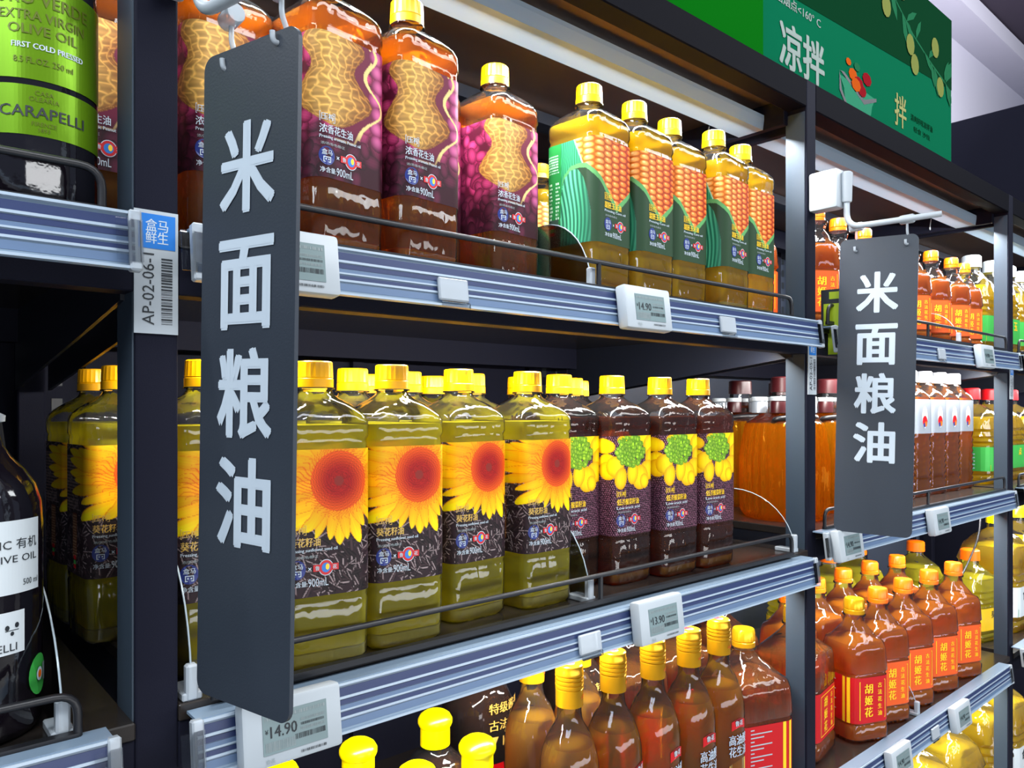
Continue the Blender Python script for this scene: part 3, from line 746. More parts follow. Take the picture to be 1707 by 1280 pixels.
# ------------------------------------------------------------------ barcode stickers on posts
def sticker(x0, x1, z0, z1, code, label, y=0):
    t = thing('shelf_label', label, 'sticker', (x0, y-.0002, z0), group='location stickers on posts'); W = x1-x0; H = z1-z0
    box('card', (-.0005, W, -.0012, 0, 0, H), M['offwhite'], t)
    p = Print(lambda s, off: (s, -.0012-off), .0003); rr = random.Random(3)
    p.rect(W*.08, W*.93, H*.69, H*.97, 'skyblue'); p.text('盒马', W*.5, H*.88, H*.10, 'white', .02, fit=W*.52); p.text('鲜生', W*.5, H*.78, H*.10, 'white', .02, fit=W*.52)
    V, F = text2d(code, 0); e = V.max(0)-V.min(0); k = H*.58/e[0]
    R2 = np.stack([-V[:, 1]*k*1.0, V[:, 0]*k], 1)+np.array([W*.30, H*.36]); p.add(R2, F, 'ink', .0001)
    p.bars(W*.60, W*.86, H*.08, H*.62, 'ink', rr, .0001, vertical=False); p.build('lettering', t)
sticker(.1432, .1715, .0515, .1368, 'AP-02-06-1', 'white sticker reading AP-02-06-1 with blue square, on the near post')
sticker(1.0645, 1.0890, .020, .105, 'AP-02-05-1', 'narrow white barcode sticker on the post beyond the corn oil')
sticker(1.985, 2.010, .020, .100, 'AP-02-04-1', 'narrow white barcode sticker on the farther post')
t = thing('price_flag', 'yellow and black promotional flag poking out behind the second sign', 'flag', (1.14, -.05, .08)); t.rotation_euler = (0, math.radians(0), math.radians(12))
box('card', (-.001, .001, 0, .062, .0, .102), M['ink'], t)
box('yellow_panel', (-.0016, -.001, .003, .058, .002, .080), M['flag'], t); box('yellow_panel', (-.0016, -.001, .010, .05, .087, .098), M['flag'], t)

# ------------------------------------------------------------------ header board
t = thing('header_board', 'green header board with olive branch and salad bowl above the rack', 'sign board', (0, .034, 0)); t.scale = (1.058, 1, 1.058)
box('board', (-.7, 1.637, 0, .02, .449, .766), mat('board_teal', hx('005a3c'), .9, spec=.03), t, .001)
for nm, m, c in (('bgreen', 'board_green', '005a08'), ('dgreen', 'board_dark', '003018'), ('leaf', 'leaf_green', '1c5c3c'), ('olive', 'olive_pale', '70763c'), ('lgrey', 'board_lettering', '8c9892'), ('gch', 'board_gold', '90905c'), ('carrot', 'carrot_orange', 'b04a10'), ('bowl', 'bowl_pale', '2f7a5c'), ('bred', 'board_red', '80101a')):
    M[nm] = mat(m, hx(c), .9, spec=.03)
p = Print(flat_wrap, .0005)
p.rect(-.7, .944, .47, .766, 'bgreen'); p.poly([(1.012, .636), (1.637, .628), (1.637, .766), (.98, .766)], 'dgreen') if False else None
p.poly([(1.637, .627), (1.637, .766), (.944, .766), (.944, .640), (1.055, .606)], 'dgreen') if False else p.poly([(1.637, .628), (1.637, .766), (.944, .766), (.944, .590)], 'dgreen')
p.text('出烟点<160° C', 1.042, .583, .016, 'lgrey', .02, fit=.128, lift=.0002)
p.text('凉拌', 1.052, .520, .064, 'lgrey', .05, fit=.128, lift=.0002)
# salad bowl
bx, bz = 1.232, .503
p.poly([(bx-.066, bz+.022), (bx-.05, bz+.004)]+[(bx+.050*math.cos(PI+PI*k/8), bz+.0-.036*math.sin(PI*k/8)) for k in range(9)]+[(bx+.062, bz+.016)], 'bowl', .0002)
p.poly([(bx-.066, bz+.028), (bx-.06, bz+.028), (bx+.02, bz-.004), (bx+.066, bz+.012), (bx+.066, bz+.018), (bx+.02, bz+.004), (bx-.05, bz+.030)], 'ink', .0004)
p.poly([(bx-.066, bz+.028), (bx-.058, bz+.0), (bx-.03, bz-.028), (bx-.036, bz-.03), (bx-.066, bz-.002)], 'ink', .0005)
for i_, (dx, dz, r, mm) in enumerate(((-.02, .034, .010, 'carrot'), (.0, .024, .012, 'bred'), (.030, .040, .011, 'bred'), (-.006, .050, .007, 'leaf'), (-.036, .050, .006, 'carrot'), (.012, .016, .010, 'bred'), (-.01, .02, .011, 'carrot'))): p.disc(bx+dx, bz+dz, r*1.5, r, mm, .0006+i_*.0001, 8)
p.text('拌', 1.395, .525, .056, 'gch', .03, fit=.048, lift=.0002)
p.text('清爽好味凉拌油', 1.49, .527, .012, 'dgreen', .03, fit=.10, lift=.0002); p.text('轻食 沙拉', 1.49, .508, .010, 'dgreen', .03, fit=.075, lift=.0002)
br = [(1.30, .766), (1.38, .712), (1.45, .678), (1.53, .652), (1.60, .634), (1.628, .622)]
for a, b in zip(br, br[1:]): 
    p.poly([(a[0], a[1]-.002), (b[0], b[1]-.002), (b[0], b[1]+.002), (a[0], a[1]+.002)], 'leaf', .0002)
rr = random.Random(5)
for k in range(17):
    i = min(int(k/17*5), 4); f = rr.random(); x = br[i][0]*(1-f)+br[i+1][0]*f; z = br[i][1]*(1-f)+br[i+1][1]*f; sgn = 1 if k % 2 else -1
    a = rr.uniform(.7, 1.3)*sgn+PI*.9*(0); L = rr.uniform(.040, .062); dx, dz = math.cos(a)*L*1.3, math.sin(a)*L
    p.poly([(min(px_, 1.633), min(pz_, .764)) for px_, pz_ in [(x, z), (x+dx*.3-dz*.20, z+dz*.3+dx*.12), (x+dx*.7-dz*.17, z+dz*.7+dx*.1), (x+dx, z+dz), (x+dx*.6+dz*.14, z+dz*.6-dx*.09)]], 'leaf', .0003+k*.00006)
for x, z in ((1.335, .690), (1.345, .735), (1.435, .655), (1.455, .625), (1.55, .685), (1.575, .617), (1.40, .742)): p.disc(x, z, .0175, .019, 'olive', .0016, 12)
p.build('artwork', t)

# ------------------------------------------------------------------ the 900 mL bottles
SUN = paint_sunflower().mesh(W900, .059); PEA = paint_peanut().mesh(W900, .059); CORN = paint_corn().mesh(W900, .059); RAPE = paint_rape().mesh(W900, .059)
sun = make_bottle900('sun', 'oil_sun', .196, SUN, 'Pressing sunflower seed oil', '葵花籽油', 'gold', .103, 'sunflower_oil_bottle', '')
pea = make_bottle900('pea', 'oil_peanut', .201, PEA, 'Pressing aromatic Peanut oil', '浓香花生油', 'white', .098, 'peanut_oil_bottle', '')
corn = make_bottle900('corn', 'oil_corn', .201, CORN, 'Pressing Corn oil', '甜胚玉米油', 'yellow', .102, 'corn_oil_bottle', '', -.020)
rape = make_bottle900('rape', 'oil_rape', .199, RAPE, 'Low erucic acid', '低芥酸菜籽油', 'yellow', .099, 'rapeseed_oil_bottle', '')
used = set()
def put(root, x, y, z, label, group, rot=None, rr=random.Random(11)):
    rot = math.radians(rr.uniform(-4, 4)) if rot is None else math.radians(rot)
    if root.name not in used:
        used.add(root.name); root.location = (x, y, z+ZC); root.rotation_euler = (0, 0, rot); root['label'] = label; root['group'] = group; return root
    return copy_thing(root, (x, y, z), rot, label, group)
ordn = ['first', 'second', 'third', 'fourth', 'fifth', 'sixth', 'seventh']
G3 = 'oil bottles on the middle shelf'; G2 = 'oil bottles on the upper shelf'; Z3 = -.210; Z2 = .126
for k, (x, y, r) in enumerate([(.294, .036, -8), (.373, .040, -5), (.468, .064, 3), (.555, .055, 2)]):
    put(sun, x, y, Z3, f'{ordn[k]} sunflower oil bottle from the large sign, front row', G3, r)
put(sun, .218, .082, Z3, 'sunflower oil bottle seen between the near post and the large sign', G3, 3)
for k, (x, y, r) in enumerate([(.634, .086, 2), (.706, .066, 1), (.786, .055, 0), (.868, .054, 0)]):
    put(rape, x, y, Z3, f'{ordn[k]} dark rapeseed oil bottle from the clear divider, front row', G3, r)
q = 0
for x, y in ((.378, .122), (.458, .144), (.541, .136)):
    put(sun, x, y, Z3, f'{ordn[q]} sunflower bottle of the second row, only cap and neck showing', G3); q += 1
for k, (x, y) in enumerate(((.38, .205), (.46, .225), (.541, .217), (.622, .245))):
    put(sun, x, y, Z3, f'{ordn[k]} sunflower bottle of the third row, cap peeping between others', G3)
for k, (x, y) in enumerate(((.64, .164), (.720, .150), (.800, .215))):
    put(rape, x, y, Z3, f'{ordn[k]} rapeseed bottle of the second row, mostly hidden behind others', G3)
put(sun, .184, .305, Z3, 'sunflower bottle in deep shade, seen past the near post, farther one', G3, 5)
put(sun, .187, .222, Z3, 'sunflower bottle in shade against the edge of the near post', G3, 3)
# upper shelf
for k, (x, y, r) in enumerate([(.150, .130, 2), (.228, .083, 5), (.305, .036, 9), (.387, .036, 8)]):
    put(pea, x, y, Z2, ['peanut oil bottle half hidden behind the near post', 'peanut oil bottle behind the top of the large sign', 'big peanut oil bottle touching the outer edge of the large sign', 'tallest looking peanut oil bottle with its yellow cap at the picture top'][k], G2, r)
put(pea, .452, .118, Z2, 'peanut oil bottle squeezed behind two others, only a slice visible', G2, 0)
put(pea, .533, .084, Z2, 'last peanut oil bottle, beside the gap before the corn oil', G2, 7)
put(pea, .372, .118, Z2, 'peanut oil bottle of the second row, cap just showing', G2, 0)
for k, (x, y, r) in enumerate([(.648, .050, 5), (.727, .048, 2), (.805, .054, 0), (.884, .040, 5), (.962, .048, 1)]):
    put(corn, x, y, Z2, f'{ordn[k]} corn oil bottle counted from the peanut oil, front row', G2, r)
put(corn, .800, .298, Z2, 'corn oil bottle standing far back in the gap', G2, 6)

# ------------------------------------------------------------------ jugs with a framed vertical label
def jug(name, W, h, oil, capm, labm, handle=False, round_=False, text=True):
    a = W/2; t = thing(name, '', 'bottle')
    k = h/.235
    prof = [(.004, a-.010, .016), (0, a-.008, .016), (.006, a-.001, .02), (.026*k, a, .022), (.031*k, a-.004, .02), (.034*k, a-.0022, .02), (.112*k, a-.0022, .02), (.116*k, a-.003, .02), (.12*k, a-.0, .022), (.155*k, a-.002, .022), (.166*k, a-.004, .024), (.171*k, a-.010, .026),
            (.182*k, a*.62, .026), (.193*k, a*.42, a*.42), (.202*k, .0165, .0165), (.206*k, .0155, .0155), (.2065*k, .019, .019), (.209*k, .019, .019), (.2095*k, .0155, .0155)]
    link('bottle_wall', loft_me(prof, 6, ang=45), t, [M['pet']])
    lv = .164*k; inner = [(z+.0012, q-.0014, max(r-.001, .002)) for z, q, r in prof if 0 < z < lv]+[(lv, a-.005, .023)]
    link('oil', loft_me(inner, 6, ang=45), t, [M[oil]])
    cr = .0172 if W > .08 else .0145
    link('cap', lathe_me([(.2095*k, cr-.001), (.2095*k, cr), (.216*k, cr), (.217*k, cr-.0012), (.218*k, cr), (.232*k, cr-.0004), (h, cr-.0022)], 44, flute=(.2175*k, .2325*k, .0007), ang=30), t, [M[capm]])
    wr = wrap_sq(a-.0022, .02); lb = Print(wr, .0006); z0, z1 = .035*k, .1115*k; fw = a-.022
    for q in range(22): pass
    lb.rect(-a*2.6, a*1.9, z0, z1, labm, 0, 40)
    for s0 in (-a*1.28, -a*1.08, a*1.02): lb.rect(s0, s0+.0055*k, z0, z1, 'yellow', .0002, 3)
    lo = lb.build('label', t)
    if text:
        p = Print(wr, .0010); fr = a*.62; zc = (z0+z1)/2; q = .009*k*1.25
        p.frame(-fr*1.0, fr*1.0, z0+.006*k, z1-.006*k, .0012, 'yellow')
        for i, ch in enumerate('胡姬花'): p.text(ch, -fr*.32, z1-(.019+i*.0195)*k, .0165*k, 'yellow', .05, fit=min(.0165*k, fr*.8))
        for i, ch in enumerate('古法花生油'): p.text(ch, fr*.55, z1-(.0145+i*.0118)*k, .0085*k, 'yellow', .04, fit=.0085*k)
        for i in range(12): p.rect(-a*2.3, -a*2.3+(.5+.4*math.sin(i*2.1))*a*.8, z0+(.01+i*.0055)*k, z0+(.0118+i*.0055)*k, 'offwhite', 0, 8)
        p.build('lettering', lo)
    if handle:
        link('handle', tube_me(rounded([(a-.006, 0, .162*k), (a+.024, 0, .150*k), (a+.028, 0, .09*k), (a-.004, 0, .045*k)], .02), .0075, 10), t, [M[oil]])
    return t
GJ = 'framed label peanut oil jugs'
j1 = jug('peanut_oil_jug', .087, .235, 'oil_amber', 'caporange', 'orange')
j2 = jug('peanut_oil_jug', .087, .235, 'oil_amber', 'capgold', 'red')
j3 = jug('large_oil_jug', .112, .235, 'oil_peanut', 'capgold', 'red', handle=True)
j4 = jug('small_peanut_oil_bottle', .068, .206, 'oil_amber', 'caporange', 'orange')
Z4 = -.565
put(j2, 1.310, .044, Z4, 'peanut oil jug with red label and gold cap, front row', GJ, -22)
for k, (x, y) in enumerate(((1.418, .050), (1.530, .050), (1.648, .047), (1.772, .044))):
    put(j1, x, y, Z4, f'{ordn[k]} orange label peanut oil jug behind the red label one, front row', GJ, -22)
for k, (x, y) in enumerate(((1.295, .158), (1.408, .163), (1.530, .168), (1.648, .166), (1.762, .156))):
    put(j1, x, y, Z4, f'{ordn[k]} orange capped jug of the second row', GJ, -15)
put(j3, 1.180, .085, Z4, 'large amber jug with a handle, just past the middle post', GJ, 10)
put(j3, 1.005, .070, Z4, 'large amber jug with dark red label, beside the gold capped glass bottles', GJ, 70)
for k, (x, y) in enumerate(((.90, .215), (1.03, .225), (1.165, .220))):
    put(j3, x, y, Z4, f'{ordn[k]} large amber jug of the rear row, lower shelf', GJ, 80)
for k, (x, y) in enumerate(((1.135, .13), (1.21, .062), (1.305, .070), (1.415, .075), (1.52, .070), (1.615, .070), (1.72, .070), (1.835, .070), (1.925, .075))):
    put(j4, x, y, .126, ['small peanut oil bottle glimpsed just before the middle post', 'small peanut oil bottle right after the middle post', 'small peanut oil bottle whose cap shows under the sign arm', 'small peanut oil bottle hidden by the top of the second sign', 'small peanut oil bottle fully behind the second sign',
        'small peanut oil bottle at the outer edge of the second sign', 'first clear orange label bottle past the second sign', 'second clear orange label bottle past the second sign', 'last orange label bottle before the farther post'][k], 'small framed label bottles on the upper shelf', -35)
for k, (x, y) in enumerate(((1.20, .17), (1.80, .165), (1.905, .168))):
    put(j4, x, y, .126, f'{ordn[k]} small orange capped bottle of the upper second row', 'small framed label bottles on the upper shelf', -35)

# ------------------------------------------------------------------ glass bottles with gold screw caps
def glass_bottle():
    t = thing('glass_oil_bottle', '', 'bottle'); prof = [(.003, .030), (0, .034), (.004, .0342), (.012, .0345), (.150, .0345), (.165, .0338), (.178, .0312), (.190, .0268), (.200, .0225), (.208, .0172), (.214, .0148), (.222, .0138), (.272, .0132)]
    link('bottle_wall', lathe_me(prof, 36), t, [M['pet']])
    inner = [(z+.0015, r-.0015) for z, r in prof if 0 < z < .180]+[(.186, .0268)]
    link('oil', lathe_me(inner, 36), t, [M['oil_glass']])
    cp = [(.229, .0152), (.229, .0158), (.248, .0158)]
    for i in range(4): z = .2485+i*.0048; cp += [(z, .0150), (z+.0012, .0150), (z+.0016, .0162), (z+.0044, .0162)]
    cp += [(.2695, .0154), (.2745, .0154), (.2755, .0140)]
    c = link('cap', lathe_me(cp, 36, ang=25), t, [M['capgold']])
    p = Print(lambda x, off: ((.0160+off)*math.cos(x/.016-PI/2), (.0160+off)*math.sin(x/.016-PI/2)), .0002)
    p.text('LUHUA', .008, .240, .0035, 'orange', .02); p.build('lettering', c)
    top = Print(lambda x, off: (x, 0), 0)
    link('seal', lathe_me([(.2756, .0065), (.2760, .0060)], 16), t, [M['red']])
    wr = wrap_round(.0345); p = Print(wr, .0006)
    p.poly([(-.013+.0026*k, .146+.004*math.sin(PI*k/10)) for k in range(11)]+[(.013-.0026*k, .134+.004*math.sin(PI*k/10)) for k in range(11)], 'red')
    p.text('鲁花', 0, .1435, .0072, 'white', .03)
    for i, r_ in enumerate(('高油酸', '花生油')): p.text(r_, .0, .122-i*.0155, .0145, 'ink', .10, fit=.034); p.text(r_, 0, .122-i*.0155, .0138, 'white', .03, lift=.0003, fit=.033)
    p.poly([(-.016, .088), (.016, .094), (.018, .060), (-.014, .060)], 'gold'); p.disc(0, .074, .004, .006, 'capyellow', .0003)
    p.build('label', t); return t
gb = glass_bottle(); GG = 'gold capped glass bottles'
for k, (x, y) in enumerate(((.611, .046), (.683, .044), (.754, .041), (.825, .038), (.896, .040))):
    put(gb, x, y, Z4, f'{ordn[k]} gold capped glass oil bottle of the front row', GG, (12, 18, 8, -2, -6)[k])
for k, (x, y) in enumerate(((.630, .130), (.716, .132))):
    put(gb, x, y, Z4, f'{ordn[k]} gold capped glass bottle of the second row', GG, 20)

# ------------------------------------------------------------------ round dark bottles with bulbous lemon caps
def sesame():
    t = thing('sesame_oil_bottle', '', 'bottle'); prof = [(.003, .034), (0, .038), (.005, .041), (.115, .042), (.128, .0405), (.140, .036), (.149, .029), (.156, .021), (.160, .0165), (.166, .0155)]
    link('bottle_wall', lathe_me(prof, 36), t, [M['pet']])
    link('oil', lathe_me([(z+.0015, r-.0015) for z, r in prof if 0 < z < .145]+[(.147, .029)], 36), t, [M['oil_dark']])
    link('cap', lathe_me([(.164, .0165), (.164, .0178), (.186, .0176), (.1865, .0192), (.190, .0206), (.194, .0206), (.199, .0178), (.2025, .0125), (.2045, .006)], 32, ang=30), t, [M['lemon']])
    p = Print(wrap_round(.042), .0006); p.rect(-.045, .045, .03, .095, 'green', 0, 24); p.rect(-.040, .040, .036, .089, 'yellow', .0002, 24)
    p.text('芝麻香油', 0, .062, .016, 'red', .04, lift=.0005, fit=.055); lb = p.build('label', t)
    sh = Print(lambda s, off: ((.036)*math.sin(s/.036), -(.036)*math.cos(s/.036)), 0)
    return t
se = sesame()
for k, (x, y, l) in enumerate(((.413, .173, 'lemon capped dark oil bottle nearest the large sign on the lower shelf'), (.516, .094, 'lemon capped dark oil bottle next to the first gold capped one'), (.522, .183, 'lemon capped dark bottle standing highest under the rail'), (.430, .084, 'lemon capped dark bottle cut by the picture bottom edge'), (.325, .180, 'lemon capped bottle just under the covered price tag'))):
    put(se, x, y, Z4, l, 'lemon capped dark oil bottles', 5)
def soy():
    t = thing('soy_sauce_jug', '', 'bottle'); prof = [(.003, .04), (0, .046), (.006, .05), (.15, .05), (.17, .047), (.19, .038), (.205, .024), (.212, .016), (.225, .015)]
    link('bottle_wall', lathe_me(prof, 36), t, [M['pet']]); link('oil', lathe_me([(z+.0015, r-.0015) for z, r in prof if 0 < z < .2]+[(.2, .026)], 36), t, [M['oil_dark']])
    link('cap', lathe_me([(.224, .017), (.224, .0178), (.243, .0176), (.245, .015)], 32, flute=(.2245, .243, .0005)), t, [M['red']])
    p = Print(wrap_round(.05), .0008)
    for i in range(3): p.text(('特级酱香', '古法酿造', '▼ 1.8L ▼')[i], -.006, .172-.022*i, .014, 'gold', .03, fit=.06)
    p.rect(-.03, .03, .05, .10, 'red', 0, 14); p.build('label', t); return t
so = soy()
put(so, .640, .250, Z4, 'dark glass jug with gilt writing behind the lemon caps', 'dark jugs at the rear', 20); put(so, .79, .215, Z4, 'dark jug with a red label between the gold caps', 'dark jugs at the rear', 25)

# ------------------------------------------------------------------ ribbed amber jugs with gift jars at the neck
def ribbed():
    t = thing('ribbed_oil_jug', '', 'jug'); prof = [(.004, .058), (0, .062), (.008, .070), (.014, .072), (.10, .0735), (.150, .0660), (.160, .062)]
    link('bottle_wall', lathe_me([(.158, .0625), (.164, .058), (.172, .045), (.182, .030), (.190, .021), (.218, .019)], 40, cap0=False), t, [M['pet']])
    link('oil', lathe_me(prof, 64, flute=(.006, .158, .0032), ang=25), t, [M['oil_rib']])
    link('cap', lathe_me([(.212, .021), (.212, .022), (.236, .0215), (.238, .018)], 40, flute=(.2125, .236, .0006)), t, [M['pattern']])
    link('handle', tube_me(rounded([(-.05, -.01, .162), (-.062, -.02, .168), (0, -.060, .170), (.062, -.02, .168), (.05, -.01, .162)], .03), .0045, 8), t, [M['kraft']])
    for k in range(6):
        a = 2*PI*k/6+.3; cx, cy_ = .041*math.cos(a), .041*math.sin(a)
        jr = link('gift_jar', lathe_me([(.176, .012), (.177, .0135), (.194, .0135), (.197, .012)], 20, c=(cx, cy_)), t, [M['pattern'] if k % 3 == 0 else M['silver']])
        link('jar_lid', lathe_me([(.197, .0135), (.203, .0135), (.204, .0125)], 20, c=(cx, cy_)), jr, [M['offwhite']])
    return t
rj = ribbed()
for x, y, l in ((1.190, .108, 'big ribbed amber oil jug behind the middle post, with jars on its neck'), (1.350, .108, 'ribbed amber jug between the middle post and the second sign'), (1.300, .262, 'ribbed amber jug of the rear row beside the rapeseed oil'), (1.46, .27, 'ribbed amber jug far back behind the second sign')):
    put(rj, x, y, -.185, l, 'ribbed amber jugs', 0)

# ------------------------------------------------------------------ slim bottles with silver labels
def slim():
    t = thing('slim_oil_bottle', '', 'bottle'); a = .0345
    prof = [(.003, a-.006, .012), (0, a-.004, .012), (.005, a, .014)]
    for i in range(9): z = .012+i*.0125; prof += [(z, a, .014), (z+.006, a-.002, .014)]
    prof += [(.128, a, .015), (.205, a, .018), (.213, a-.002, .022), (.222, a-.008, .024), (.232, .018, .018), (.238, .0145, .0145), (.242, .014, .014)]
    link('bottle_wall', loft_me(prof, 5, ang=45), t, [M['pet']]); link('oil', loft_me([(z+.001, q-.0014, r-.001) for z, q, r in prof if 0 < z < .2]+[(.208, a-.002, .018)], 5, ang=45), t, [M['oil_amber']])
    link('cap', lathe_me([(.240, .0158), (.2405, .0165), (.262, .016), (.265, .0135)], 36, flute=(.2425, .262, .0005)), t, [M['offwhite']])
    p = Print(wrap_sq(a, .016), .0006); p.rect(-.10, .10, .132, .203, 'silver', 0, 50)
    for s in (-.05, .0): p.disc(s, .166, .0095, .0235, 'white', .0002); p.disc(s, .158, .0085, .011, 'red', .0004, 12); p.disc(s-.002, .150, .004, .005, 'blue', .0006, 8); p.disc(s+.003, .152, .004, .006, 'caporange', .0006, 8)
    p.build('label', t); return t
sl = slim()
for k, (x, y) in enumerate(((1.60, .10), (1.683, .10), (1.766, .10), (1.849, .10), (1.932, .10))):
    put(sl, x, y, -.185, ['first slim silver label bottle, hidden by the second sign', 'slim silver label bottle touching the edge of the second sign', 'slim silver label bottle, second one clear of the sign', 'slim silver label bottle, third one clear of the sign', 'slim silver label bottle nearest the farther post'][k], 'slim silver label bottles', -10)

# ------------------------------------------------------------------ pale and golden jugs of the far bays
def golden(name, W, h, oil, capm, bandm, cn):
    a = W/2; t = thing(name, '', 'jug'); k = h/.25
    prof = [(.004, a-.012, .02), (0, a-.008, .02), (.008, a, .026), (.02*k, a, .026), (.024*k, a-.003, .026), (.028*k, a, .026), (.10*k, a, .026), (.104*k, a-.004, .026), (.110*k, a, .026), (.118*k, a-.004, .026), (.124*k, a, .028), (.135*k, a-.004, .028), (.142*k, a, .03), (.155*k, a-.004, .032), (.175*k, a*.86, .036), (.195*k, a*.6, .036), (.208*k, .02, .02), (.226*k, .0185, .0185)]
    link('bottle_wall', loft_me(prof, 6, ang=45), t, [M['pet']])
    link('oil', loft_me([(z+.001, q-.0015, r-.001) for z, q, r in prof if 0 < z < .17*k]+[(.172*k, a*.86, .034)], 6, ang=45), t, [M[oil]])
    link('cap', lathe_me([(.220*k, .021), (.220*k, .022), (.247*k, .0215), (h, .018)], 40, flute=(.223*k, .247*k, .0006)), t, [M[capm]])
    p = Print(wrap_sq(a, .026), .0008); p.rect(-a*2.8, a*2.8, .034*k, .096*k, bandm, 0, 40); p.poly([(-a*.8, .034*k), (a*.8, .034*k), (a*.8, .055*k), (0, .075*k), (-a*.8, .05*k)], 'yellow' if bandm == 'green' else 'green', .0003)
    p.text(cn, 0, .078*k, .02*k, 'ink' if bandm != 'green' else 'yellow', .04, lift=.0005)
    for i in range(5): p.rect(-a*2.2, -a*1.3, (.04+i*.009)*k, (.043+i*.009)*k, 'white', .0003, 6)
    p.build('label', t); return t
g1 = golden('golden_oil_jug', .135, .235, 'oil_gold', 'red', 'green', '点'); g2 = golden('clear_cap_oil_jug', .105, .25, 'oil_gold', 'offwhite', 'green', '玉'); g3 = golden('white_label_oil_jug', .15, .30, 'oil_gold', 'lemon', 'whitelabel', '食用油'); g4 = golden('brown_cap_oil_jug', .115, .215, 'oil_sun', 'brown_cap' if 'brown_cap' in M else 'caporange', 'yellow', '葵')
for k, (x, y) in enumerate(((2.125, .125), (2.275, .125), (2.425, .125))): put(g1, x, y, -.185, f'{ordn[k]} golden oil jug with red cap and green band past the farther post', 'golden jugs of the farthest bay', -3)
for k, (x, y) in enumerate(((2.085, .11), (2.20, .10), (2.315, .10), (2.43, .10))): put(g2, x, y, .126, f'{ordn[k]} clear capped golden jug on the upper shelf past the farther post', 'golden jugs of the farthest bay', -3)
for k, (x, y, z) in enumerate(((2.26, .11, -.565), (2.43, .11, -.565), (1.89, .11, -.98), (1.72, .11, -.98), (1.55, .11, -.98), (2.12, .12, -.98), (2.29, .12, -.98))):
    put(g3, x, y, z, ['white label golden jug in the farthest bay, lower shelf', 'white label golden jug beyond it at the picture edge', 'lemon capped golden jug on the bottom shelf by the farther post', 'lemon capped golden jug under the steep lower rail', 'lemon capped golden jug lowest in the second sign bay', 'bottom shelf golden jug just past the farther post', 'bottom shelf golden jug at the picture edge'][k], 'large golden jugs', -3)
for k, (x, y) in enumerate(((2.11, .25), (2.09, .115), (1.95, .33), (1.80, .33), (1.65, .33))):
    put(g4, x, y, Z4, f'{ordn[k]} pale yellow oil jug with orange brown cap behind the orange capped ones', 'pale jugs at the rear', -15)

# ------------------------------------------------------------------ olive oil bottles of the near bay
t = thing('olive_oil_bottle', 'dark olive oil bottle with two green foil labels on the upper shelf', 'bottle', (.093, .048, .124))
link('glass_body', lathe_me([(.003, .030), (0, .034), (.005, .0375), (.155, .0375), (.175, .036), (.195, .030), (.215, .020), (.23, .0155), (.28, .0145)], 40), t, [M['darkglass']])
link('cap', lathe_me([(.25, .0165), (.25, .017), (.285, .0168), (.287, .015)], 32), t, [M['ink']])
wr = wrap_round(.0375); p = Print(wr, .0005)
p.rect(-.046, .046, .088, .152, 'foil', 0, 40); p.rect(-.044, .044, .052, .084, 'foil', 0, 40); lb = p.build('label', t)
M['dgold'] = mat('olive_print', hx('5d6a18'), .4, metal=.3)
p = Print(wr, .0008); cxs = -.001
p.text('ORO VERDE', cxs, .140, .0080, 'dgold', .03, fit=.056); p.text('EXTRA VIRGIN', cxs, .129, .0062, 'dgold', .03, fit=.05); p.text('OLIVE OIL', cxs, .120, .0062, 'dgold', .03, fit=.040)
p.text('FIRST COLD PRESSED', cxs+.003, .1095, .0036, 'white', .06, fit=.042); p.text('8.5 FL.OZ. 250 ml', cxs, .100, .0040, 'dgold', .02, fit=.034)
p.text('CASA', cxs, .0795, .0030, 'dgold'); p.text('OLEARIA', cxs, .0755, .0030, 'dgold'); p.text('CARAPELLI', cxs, .067, .0072, 'ink', .02, fit=.050); p.text('FIRENZE', cxs, .0595, .0026, 'dgold'); p.text('1893', cxs, .0558, .0026, 'dgold')
p.build('lettering', lb)
t = thing('olive_oil_bottle', 'dark ribbed olive oil bottle with white paper labels on the middle shelf', 'bottle', (.058, .050, -.213))
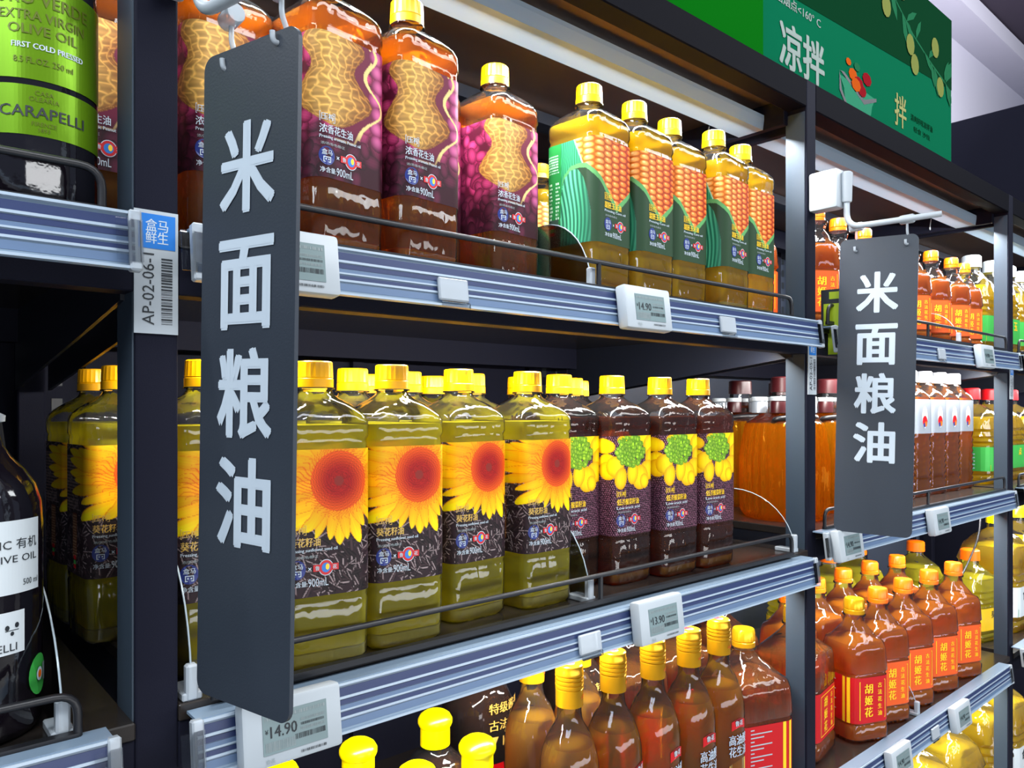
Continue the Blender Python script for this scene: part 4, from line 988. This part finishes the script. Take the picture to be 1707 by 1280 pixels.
link('glass_body', lathe_me([(.003, .032), (0, .036), (.006, .039), (.135, .0395), (.150, .0385), (.162, .0350), (.172, .0285), (.180, .0215), (.188, .0165), (.198, .0138)], 40), t, [M['darkglass']])
link('neck_ring', lathe_me([(.197, .0132), (.202, .0128), (.204, .0175), (.208, .0178), (.211, .0128), (.224, .0122), (.226, .0105)], 32), t, [M['frost']])
wr = wrap_round(.0395); p = Print(wr, .0005); p.rect(-.040, .0385, .094, .141, 'whitelabel', 0, 36); p.rect(-.030, .0255, .056, .083, 'whitelabel', 0, 24); p.disc(.0395, .036, .0105, .0135, 'green'); lb = p.build('label', t)
p = Print(wr, .0008)
p.text('ORGANIC 有机', .0075, .126, .0070, 'ink', .0, fit=.056); p.text('OLIVE OIL', .0175, .1165, .0046, 'ink', .0, fit=.036); p.text('橄榄油', .0, .1085, .0046, 'ink'); p.text('500 ml', .0305, .1005, .0040, 'ink', fit=.0125)
p.text('CARAPELLI', .002, .0605, .0050, 'ink', 0, fit=.036); p.disc(.014, .073, .0014, .0018, 'ink', 0, 8); p.disc(.020, .074, .0014, .0018, 'ink', 0, 8); p.disc(.017, .069, .0012, .0014, 'ink', 0, 8); p.rect(.0128, .0212, .0708, .0713, 'ink')
p.disc(.0395, .036, .0035, .0045, 'white', .0002); p.disc(.0395, .036, .002, .0026, 'caporange', .0004); p.rect(.044, .0475, .030, .042, 'grey', .0002); p.build('lettering', lb)
# ------------------------------------------------------------------ cables
t = thing('cable', 'thin black cable looping down inside the olive oil bay', 'cable', (.10, .47, .02)); link('strand', tube_me(rounded([(0, 0, .03), (.02, 0, -.02), (.03, 0, -.10), (.012, 0, -.02)], .02), .0025, 6), t, [M['kraft']])
t = thing('cable', 'thin black cable hanging by the farther post over the pale jugs', 'cable', (1.96, .05, -.235)); link('strand', tube_me(rounded([(0, 0, 0), (-.01, 0, -.06), (-.03, .02, -.13), (-.11, .03, -.19), (-.18, .05, -.20)], .03), .0022, 6), t, [M['kraft']])
